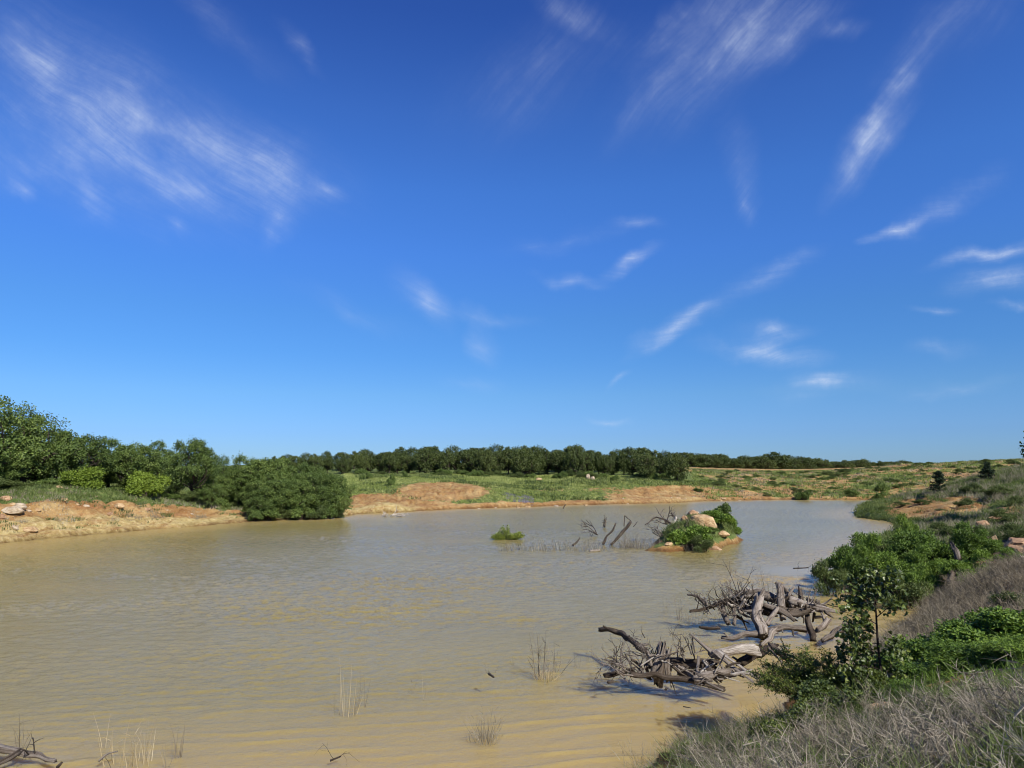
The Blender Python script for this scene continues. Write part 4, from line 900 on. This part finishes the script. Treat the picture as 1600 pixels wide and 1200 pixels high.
# ------------------------------------------------------------------ weeds and reeds in the water
def weed(seed, n, hmin, hmax, rad_, wid, mat, lean=.18, twig=0, bend=.08, name='weed_clump'):
    rs = np.random.RandomState(seed); mb = MB(); th = rs.uniform(0, 6.28, n); r = rad_ * np.sqrt(rs.uniform(0, 1, n))
    P = np.stack([np.cos(th) * r, np.sin(th) * r, np.full(n, -.05)], 1); d = np.stack([np.cos(th) * lean * (.3 + r / max(rad_, 1e-3)), np.sin(th) * lean * (.3 + r / max(rad_, 1e-3)), np.ones(n)], 1) + rs.normal(0, lean * .5, (n, 3)) * [1, 1, 0]
    L = rs.uniform(hmin, hmax, n); blades(mb, P, d, L, wid, bend, rs, 4)
    if twig:
        dn = unit(d); k = n * twig; idx = np.repeat(np.arange(n), twig); t = rs.uniform(.3, .95, k); Q = P[idx] + dn[idx] * (L[idx] * t)[:, None]
        q = dn[idx] + rs.normal(0, .55, (k, 3)); blades(mb, Q, q, L[idx] * rs.uniform(.12, .35, k), wid * .6, .1, rs, 2)
    return mb.build(name, mat)
WE = [
 (538,1118,14,.4,1.2,.22,.012,M_reed,.10,0,'tall straw coloured reeds standing in the open water at lower left centre'),
 (556,1110,10,.2,.8,.22,.008,M_brown,.15,1,'short thin dark stems beside the tall straw coloured reeds'),
 (842,1060,10,.6,1.15,.14,.022,M_brown,.06,3,'tall dark upright reeds in the water left of the lower driftwood heap'),
 (852,1062,90,.1,.36,.20,.010,M_reed,.5,2,'dense low straw tuft at the foot of the tall dark reeds'),
 (866,1050,14,.3,.75,.16,.014,M_brown,.4,4,'twiggy brown weed fanning out right of the tall dark reeds'),
 (760,1160,60,.25,.62,.16,.009,M_dry,.38,2,'fan shaped pale dead weed clump near the bottom centre'),
 (738,1158,8,.15,.35,.1,.006,M_brown,.3,1,'small thin weed just left of the fan shaped clump'),
 (768,1052,10,.1,.3,.12,.006,M_brown,.5,1,'small thin weed by the floating dark stick'),
 (640,1085,3,.3,.5,.05,.008,M_brown,.5,1,'single bent brown stem left of centre water'),
 (663,1095,4,.3,.55,.05,.007,M_reed,.1,0,'thin pair of upright stems right of the bent brown stem'),
 (802,1040,4,.2,.4,.04,.008,M_brown,.08,0,'short lone upright stem above the tall dark reeds'),
 (902,1042,10,.2,.5,.12,.006,M_brown,.15,1,'thin weeds in the water left of the crooked dark log'),
 (920,1035,10,.2,.5,.1,.006,M_dry,.15,1,'pale thin weeds just right of the thin weeds by the crooked log'),
 (1062,968,16,.4,.95,.10,.008,M_brown,.08,3,'tall wispy weeds standing left of the upper driftwood heap'),
 (1040,958,10,.3,.6,.08,.006,M_brown,.1,2,'shorter wispy weeds further left of the upper heap'),
 (1080,972,40,.1,.45,.35,.006,M_brown,.2,2,'brown weeds at the water under the left of the upper heap'),
 (1196,928,26,.4,1.1,.25,.010,M_dry,.12,3,'tall pale weeds standing behind the upper heap'),
 (1260,928,50,.2,.7,.35,.008,M_dry,.3,3,'pale wispy weeds between the upper heap and the thicket'),
 (1125,970,40,.1,.4,.4,.006,M_brown,.25,1,'low brown weeds in the water in front of the upper heap left'),
 (198,1192,26,.3,.72,.32,.009,M_reed,.18,1,'loose straw coloured reeds near the bottom left'),
 (228,1196,10,.3,.6,.14,.008,M_reed,.12,1,'few upright straw reeds right of the loose reeds at bottom left'),
 (276,1185,12,.3,.68,.08,.010,M_brown,.07,0,'tight bundle of dark upright reeds near the bottom left'),
 (262,1198,4,.3,.6,.06,.008,M_brown,.4,0,'slanting dark stems left of the tight reed bundle'),
 (32,1170,6,.4,.75,.06,.009,M_brown,.2,3,'feathery brown weed above the bottom left log'),
 (165,1170,4,.4,.65,.06,.007,M_reed,.1,0,'two pale thin reeds above the loose reeds'),
 (1010,1196,60,.15,.45,.4,.007,M_dry,.35,3,'pale dead weeds at the bottom centre shoreline'),
 (1302,925,60,.3,1.1,.5,.012,M_dry,.35,2,'pale dead stems at the water edge before the left end of the thicket'),
 (1325,932,40,.3,.9,.5,.012,M_brown,.4,2,'brown dead stems under the thicket behind the sapling'),
 (760,1172,30,.02,.1,.5,.006,M_brown,.8,0,'scatter of tiny stems at the bottom centre'),
]
for i, (px, py, n, h0, h1, rd, wd_, mt, ln, tw, lb) in enumerate(WE):
    o = weed(200 + i, n, h0, h1, rd, wd_, mt, ln, tw); o.location = G(px, py); tag(o, lb, 'weeds')
for i, (px, w_) in enumerate([(790,.3),(806,.35),(826,.5),(842,.4),(866,.5),(880,.45),(902,.4),(925,.4),(938,.35)]):
    o = weed(260 + i, 40, .15, .75, w_ * 1.4, .018, M_dry, .25, 2); o.location = G(px, 861 - (i % 3)); tag(o, 'grey dead weed clump in the row in shallow water left of the islet', 'weeds', 'row of dead weed clumps left of the islet')
for i, (px, py, hh_, mt, lb) in enumerate([(972,856,1.0,M_brown,'dense brown dead weeds right of the thick leaning trunk'),(990,856,1.1,M_brown,'tall brown dead weeds between the leaning trunk and the islet'),(1012,857,.7,M_dry,'grey dead weeds near the left foot of the islet'),(1034,857,.9,M_brown,'brown and green weeds touching the left foot of the islet'),(1085,861,.8,M_dry,'grey stems standing before the islet shrubs'),(752,861,.25,M_dry,'tiny pale weed alone at the left of the weed row')]):
    o = weed(280 + i, 110 if i < 5 else 12, .15 * hh_, hh_ * .95, .7 if i < 5 else .25, .013 if i != 1 else .02, mt, .3, 3); o.location = G(px, py); tag(o, lb, 'weeds')

# ------------------------------------------------------------------ the oak sapling
def sapling():
    rs = np.random.RandomState(61); base = on(1384, 10.9); root = empty('oak_sapling', base); tm = MB(); cm = MB()
    def q(px, py, dy=0.0): return D(px, py, 10.9 + dy) - base
    trunk = [q(1384, 1096), q(1378, 1060), q(1372, 1010), q(1369, 960), q(1368, 930), q(1376, 905)]
    trunk[0][2] = -.1; tube(tm, trunk, [.021, .018, .016, .013, .009, .005], 8, 24, rs, .1)
    tube(tm, [q(1379, 1075), q(1364, 1030, .1), q(1358, 985, .15)], [.012, .009, .005], 6, 12, rs)
    br = [((1368,948),(1345,925),(1305,912),-.2),((1368,945),(1350,935),(1312,935),.2),((1370,935),(1385,915),(1405,918),.1),((1376,905),(1368,895),(1352,898),0),((1376,905),(1385,895),(1398,905),-.2),
          ((1368,955),(1350,950),(1318,948),.4),((1369,965),(1390,948),(1408,943),-.3),((1369,975),(1345,962),(1310,955),-.3),((1370,990),(1350,985),(1320,990),.2),((1371,1005),(1345,1005),(1318,1008),-.2),
          ((1373,1020),(1350,1022),(1312,1022),.3),((1375,1035),(1350,1040),(1325,1050),-.1),((1360,1010),(1335,1020),(1308,1035),.3),((1365,1035),(1345,1055),(1320,1070),-.2),((1378,1060),(1400,1030),(1415,1015),.2),
          ((1374,1030),(1395,1010),(1402,1000),-.2),((1380,1075),(1400,1062),(1420,1058),.1),((1376,1050),(1345,1070),(1322,1085),.1),((1379,1070),(1350,1085),(1318,1098),.3),((1368,950),(1360,925),(1345,915),.3),((1369,945),(1362,915),(1360,900),-.3),
          ((1366,1020),(1340,1000),(1312,990),.0),((1370,1035),(1340,1020),(1305,1015),.2),((1372,1045),(1345,1040),(1308,1048),-.2),((1374,1055),(1340,1060),(1300,1068),.1),((1376,1065),(1340,1078),(1300,1085),.2),((1368,985),(1345,975),(1318,978),.1),((1360,1000),(1335,990),(1330,975),-.2),((1372,1050),(1350,1052),(1330,1062),.0),((1372,925),(1350,905),(1330,905),-.1),((1370,940),(1340,945),(1325,925),.0)]
    for a, b_, c, dy in br:
        P = [q(*a), q(b_[0], b_[1], dy * .6), q(c[0], c[1], dy)]; tube(tm, P, [.008, .005, .002], 5, 8, rs)
        C = crom(P, 16)[4:]
        for cc in C:
            for _ in range(2 if rs.rand() < .8 else 1):
                tip = cc + rs.normal(0, .055, 3); tube(tm, [cc, tip], [.002, .0012], 3, 2, rs); n = rs.randint(2, 5)
                ax = rs.normal(0, 1, (n, 3)) + [0, 0, .1]; nr = rs.normal(0, .6, (n, 3)) + [.2, -.4, .8]
                leaves(cm, np.repeat(tip[None], n, 0), ax, nr, rs.uniform(.05, .095, n), T_OAK, rs, None, .25)
    tm.build('trunk', M_bark, root, True); cm.build('foliage', M_sap, root)
    tag(root, 'young oak sapling with glossy lobed leaves on a thin stem at the water edge', 'tree')
sapling()

# feathery bush leaning over the water
def feathery():
    rs = np.random.RandomState(71); base = on(1290, 11.6); root = empty('feathery_bush', base); tm = MB(); cm = MB()
    for i in range(40):
        tx_ = rs.uniform(1178, 1312); tyy = 1000 + abs(tx_ - 1245) * .35 + rs.uniform(0, 62); e = D(tx_, tyy, 11.6 + rs.uniform(-.7, 1.2)) - base; s = rs.normal(0, .1, 3); s[2] = -.05
        m = (s + e) / 2 + np.array([0, 0, .18]) + rs.normal(0, .07, 3); C = crom([s, m, e], 26); tube(tm, [s, m, e], [.010, .007, .002], 5, 10, rs)
        for c in C[8:]:
            for _ in range(3):
                d = unit(rs.normal(0, 1, 3) * [1, 1, .5] + unit(e) * .4); L = rs.uniform(.08, .20); n = 12; t = np.linspace(.1, 1, n)[:, None]; P = c + d * t * L
                tube(tm, [c, c + d * L], [.002, .001], 3, 2, rs); sd_ = unit(np.cross(d, rs.normal(0, 1, 3))); sg = np.where(np.arange(n) % 2, 1, -1)[:, None]
                leaves(cm, P, sd_ * sg + d * .4, np.tile([0, 0, 1.], (n, 1)) + rs.normal(0, .4, (n, 3)), rs.uniform(.018, .032, n), T_OVAL, rs)
    tm.build('stem', M_bark, root, True); cm.build('foliage', M_mesq, root); tag(root, 'airy feathery leaved bush leaning over the water left of the sapling', 'bush')
feathery()

# broad leafy plants of the near bank
LB1 = shrub(37, M_shrub, 16, 80, 8, .055, T_OVAL, 'leafy_bush', .045); LB2 = shrub(38, M_shrub, 14, 80, 8, .06, T_LANCE, 'leafy_bush', .05); LB3 = shrub(39, M_sap, 15, 75, 7, .05, T_OVAL, 'leafy_bush', .05)
for (px, dp, tp, wp, pr, lb) in [
 (1275,10.0,1092,90,LB3,'dark leafy bush on the water side below the feathery bush'),
 (1240,9.9,1108,60,LB3,'small dark leafy bush at the left tip of the leafy row by the water'),
 (1300,10.4,1066,120,LB3,'dark leafy bush at the foot of the feathery bush by the water'),(1350,10.9,1040,80,LB3,'leafy bush crowding the stem of the sapling on its left'),
 (1440,12.6,1005,110,LB1,'bright leafy bush just right of the sapling'),(1500,13.0,972,120,LB1,'sunlit leafy bush with pale leaf tips, upper edge of the green patch'),(1570,12.8,952,130,LB1,'tall leafy bush at the right edge in the green patch'),
 (1530,11.2,1005,150,LB2,'grassy bright green bush in the middle of the green patch'),(1600,10.6,1000,110,LB2,'bright green bush at the right edge below the tall leafy bush'),(1465,11.2,1040,110,LB2,'green bush between the sapling and the middle of the green patch'),(1425,10.2,1068,90,LB2,'low green bush right of the tan rock'),
 (1235,9.3,1150,60,LB2,'low green plant in the dry weeds below the dark leafy bush'),
 (1290,8.8,1158,70,LB2,'green clump in the dry weeds right of the small orange stone'),
 (1400,9.4,1105,60,LB2,'small green clump beside the tan rock in the dry weeds'),
 (1470,8.4,1110,70,LB2,'green clump in the middle of the dry weed slope'),
 (1510,7.4,1120,80,LB1,'fresh leafy clump on the right of the dry weed slope'),
 (1400,7.6,1165,60,LB2,'green clump low in the dry weeds near the bottom edge'),
 (1210,9.5,1128,70,LB3,'dark green leafy bush at the water side of the dry weeds'),
 (1180,9.0,1160,60,LB2,'grassy green clump at the bottom edge by the water'),
 (1195,9.6,1130,50,LB3,'small leafy plant at the left front of the dry weeds by the water'),(1165,9.2,1155,46,LB3,'lowest small leafy plant at the bottom near the water'),(1590,16,928,60,LB3,'dark leafy bush at the right edge in the brown brush')]:
    shrub_at(pr, px, dp, tp - 10 - (px % 7), wp * 1.15, lb)

# ------------------------------------------------------------------ ground cover (uncountable)
def scatter(u0, u1, y0, y1, n, rs, cond=None):
    """points on land, even in the area seen between two columns and two depths"""
    y = np.sqrt(rs.uniform(y0 * y0, y1 * y1, n)); x = (rs.uniform(u0, u1, n) - 800) / FPX * y; z = H(x, y); d = shore_dist(x, y); k = (z > .03)
    if cond is not None: k &= cond(x, y, z, d)
    return np.stack([x, y, z], 1)[k], d[k]
rg = np.random.RandomState(91)
def tufts(P, per, hgt, wid, spread, rs, mb, lean=.35, bend=.12, seg=2, h_each=None):
    n = len(P); Q = np.repeat(P, per, 0) + rs.normal(0, 1, (n * per, 3)) * [spread, spread, 0]; d = rs.normal(0, lean, (n * per, 3)); d[:, 2] = 1
    L = np.repeat(hgt * rs.uniform(.45, 1.25, n) if h_each is None else h_each, per) * rs.uniform(.5, 1.15, n * per)
    pv = .5 + .75 * fbm(P[:, 0] * .13, P[:, 1] * .13, 4)
    v = np.clip(np.repeat(rs.uniform(0, .45, n) + pv * .5, per) + rs.uniform(-.1, .3, n * per), 0, 1); blades(mb, Q, d, L, wid, bend, rs, seg, v)
notbare = lambda t: (lambda x, y, z, d: bare_mask(x, y, z, d) + .45 * fbm(x * .6, y * .6, 3) < t)
# meadow beyond the water
P, _ = scatter(540, 1180, 76, 131, 26000, rg, notbare(.40)); mb = MB(); tufts(P, 6, .26, .09, .22, rg, mb)
tag(mb.build('grass', M_meadow), 'bright green meadow grass below the ridge wood', 'grass', kind='stuff')
P, _ = scatter(560, 1120, 82, 128, 5200, rg, lambda x, y, z, d: (fbm(x * .09, y * .09, 3) > .02) & (bare_mask(x, y, z, d) < .6)); mb = MB(); tufts(P, 10, .45, .12, .3, rg, mb)
tag(mb.build('weeds', M_shrub_dull), 'darker green weeds spread in patches over the meadow', 'weeds', kind='stuff')
P, _ = scatter(1080, 1640, 106, 172, 14000, rg, notbare(.60)); mb = MB(); tufts(P, 7, .34, .11, .28, rg, mb)
tag(mb.build('grass', M_meadow), 'patchy green grass tufts over the orange hillside at right', 'grass', kind='stuff')
P, _ = scatter(1080, 1640, 106, 172, 3000, rg, lambda x, y, z, d: fbm(x * .12, y * .12, 3) > -.15); mb = MB(); tufts(P, 7, .40, .11, .3, rg, mb)
tag(mb.build('dry_weeds', M_dry), 'pale grey dead weeds over the orange hillside at right', 'weeds', kind='stuff')
P, _ = scatter(1080, 1640, 106, 172, 7000, rg, lambda x, y, z, d: fbm(x * .11 + 9, y * .11, 3) > -.1); mb = MB(); tufts(P, 8, .42, .12, .3, rg, mb)
tag(mb.build('weeds', M_oak), 'dark green weeds speckled over the right hillside', 'weeds', kind='stuff')
# left bank
P, _ = scatter(-60, 560, 40, 76, 16000, rg, notbare(.5)); mb = MB(); tufts(P, 7, .30, .06, .15, rg, mb)
tag(mb.build('grass', M_grass), 'green grass along the top of the left bank below the oaks', 'grass', kind='stuff')
P, _ = scatter(-60, 540, 40, 76, 4000, rg, lambda x, y, z, d: (d > 3.8) & (d < 6.5) & (fbm(x * .3, y * .3, 3) > -.1)); mb = MB(); tufts(P, 8, .3, .04, .15, rg, mb)
tag(mb.build('dry_grass', M_dry), 'pale dry grass at the top edge of the left bank', 'grass', kind='stuff')
P, _ = scatter(-60, 540, 40, 76, 7000, rg, lambda x, y, z, d: (d < 7) & (d > .8) & (fbm(x * .35, y * .35 + d * .4, 3) > .22)); mb = MB(); tufts(P, 9, .26, .05, .16, rg, mb)
tag(mb.build('weeds', M_shrub_dull), 'sparse green weeds on the orange slope of the left bank', 'weeds', kind='stuff')
P, _ = scatter(0, 420, 42, 68, 4000, rg, lambda x, y, z, d: (d > 1.2) & (d < 7) & (fbm(x * .3 + 5, y * .3, 3) > .15)); mb = MB(); tufts(P, 10, .30, .03, .16, rg, mb)
tag(mb.build('dry_weeds', M_dry), 'tufts of dead weeds on the slope of the left bank', 'weeds', kind='stuff')
# right headland
hd = lambda x, y, z, d: (y > 34) & (x > 14)
P, _ = scatter(1330, 1680, 34, 82, 15000, rg, lambda x, y, z, d: hd(x, y, z, d) & (bare_mask(x, y, z, d) + .5 * fbm(x * .5, y * .5, 3) < .5)); mb = MB(); tufts(P, 8, .32, .035, .16, rg, mb)
tag(mb.build('grass', M_grass), 'green and olive grass over the right headland', 'grass', kind='stuff')
P, _ = scatter(1380, 1700, 30, 80, 8000, rg, lambda x, y, z, d: hd(x, y, z, d) & (bare_mask(x, y, z, d) < .6) & (fbm(x * .2, y * .2, 3) > -.12) & (d > 2)); mb = MB(); tufts(P, 11, .48, .022, .18, rg, mb, .45)
tag(mb.build('dry_brush', M_dry), 'grey brown dead brush over the slope of the right headland', 'brush', kind='stuff')
# the far grass behind the camera's left and open land is bare turf
# brown brush between the thicket and the green patch
def brush(P, per, hgt, wid, spread, rs, mb, lean=.5, twig=3):
    n = len(P) * per; base = np.repeat(P, per, 0) + rs.normal(0, spread, (n, 3)) * [1, 1, 0]; d = rs.normal(0, lean, (n, 3)) + [-.15, 0, 0]; d[:, 2] = 1; d = unit(d)
    L = np.repeat(hgt * rs.uniform(.6, 1.25, len(P)), per) * rs.uniform(.5, 1.1, n); v = np.clip(np.repeat(rs.uniform(0, 1, len(P)), per) * .6 + rs.uniform(0, .4, n), 0, 1)
    blades(mb, base, d, L, wid, .10, rs, 3, v)
    idx = np.repeat(np.arange(n), twig); t = rs.uniform(.3, .98, n * twig); Q = base[idx] + d[idx] * (L[idx] * t)[:, None]; q = d[idx] + rs.normal(0, .75, (n * twig, 3))
    blades(mb, Q, q, L[idx] * rs.uniform(.12, .5, n * twig), wid * .7, .1, rs, 2, v[idx])
P, _ = scatter(1380, 1720, 13.5, 25, 1500, rg, lambda x, y, z, d: (fbm(x * .5, y * .5, 2) > -.5)); mb = MB(); brush(P, 16, .42, .010, .16, rg, mb, .6)
tag(mb.build('dry_brush', M_brown), 'brown wispy brush on the bank between the thicket and the green leafy patch', 'brush', kind='stuff')
P, _ = scatter(1340, 1480, 13.5, 20, 700, rg, None); mb = MB(); brush(P, 14, .28, .008, .16, rg, mb, .7)
tag(mb.build('dry_brush', M_dry), 'pale wispy brush in the hollow right of the sapling', 'brush', kind='stuff')
# near slope: grey dead brush over green grass
def low(x, y, z, k=0):            # only the slope in front of the leafy patch
    u, v = proj(x, y, z); return v - k > np.interp(u, [1000, 1250, 1384, 1480, 1600, 1900], [1195, 1142, 1122, 1112, 1108, 1100])
P, _ = scatter(1000, 2100, 3.2, 11.5, 2300, rg, lambda x, y, z, d: (d > .25) & (x > 1.2) & low(x, y, z) & (fbm(x * .9, y * .9, 3) > -.22) & (proj(x, y, z)[0] + 90 * fbm(x * 2.1, y * 2.1, 2) > 1125)); mb = MB(); brush(P, 8, .40, .0085, .14, rg, mb, .75, 12)
tag(mb.build('dry_brush', M_dead), 'thick grey dead weeds covering the near slope at the bottom right', 'brush', kind='stuff')
P, _ = scatter(1000, 2100, 3.5, 12.5, 5200, rg, lambda x, y, z, d: (d > .2) & (fbm(x * .7, y * .7, 3) > -.25) & low(x, y, z, -25)); mb = MB(); tufts(P, 18, .33, .011, .09, rg, mb, .5, .3, 3)
tag(mb.build('grass', M_grass), 'green grass growing through the dead weeds at the bottom right', 'grass', kind='stuff')
P, _ = scatter(1400, 2100, 8.0, 14.5, 600, rg, lambda x, y, z, d: (d > .8) & (x > 4.9) & ~low(x, y, z, 10)); mb = MB(); tufts(P, 12, .26, .014, .12, rg, mb, .6, .3, 3)
tag(mb.build('grass', M_shrub), 'lush bright green grass in the leafy patch at right', 'grass', kind='stuff')
xi = rg.uniform(7, 18, 9000); yi = rg.uniform(38, 54, 9000); zi = H(xi, yi); ki = (islet(xi, yi) > .45) & (fbm(xi * .9, yi * .9, 3) > -.2)
mb = MB(); tufts(np.stack([xi, yi, zi], 1)[ki], 12, .26, .022, .10, rg, mb, .5)
tag(mb.build('grass', M_shrub_dull), 'green weeds and grass covering the rocky islet', 'grass', kind='stuff')
# wildflowers
P, _ = scatter(788, 832, 90, 96, 90, rg, None); mb = MB(); tufts(P, 8, .3, .09, .2, rg, mb)
tag(mb.build('wildflowers', M_purple), 'patch of purple grey wildflowers near the far waterline', 'flowers', kind='stuff')
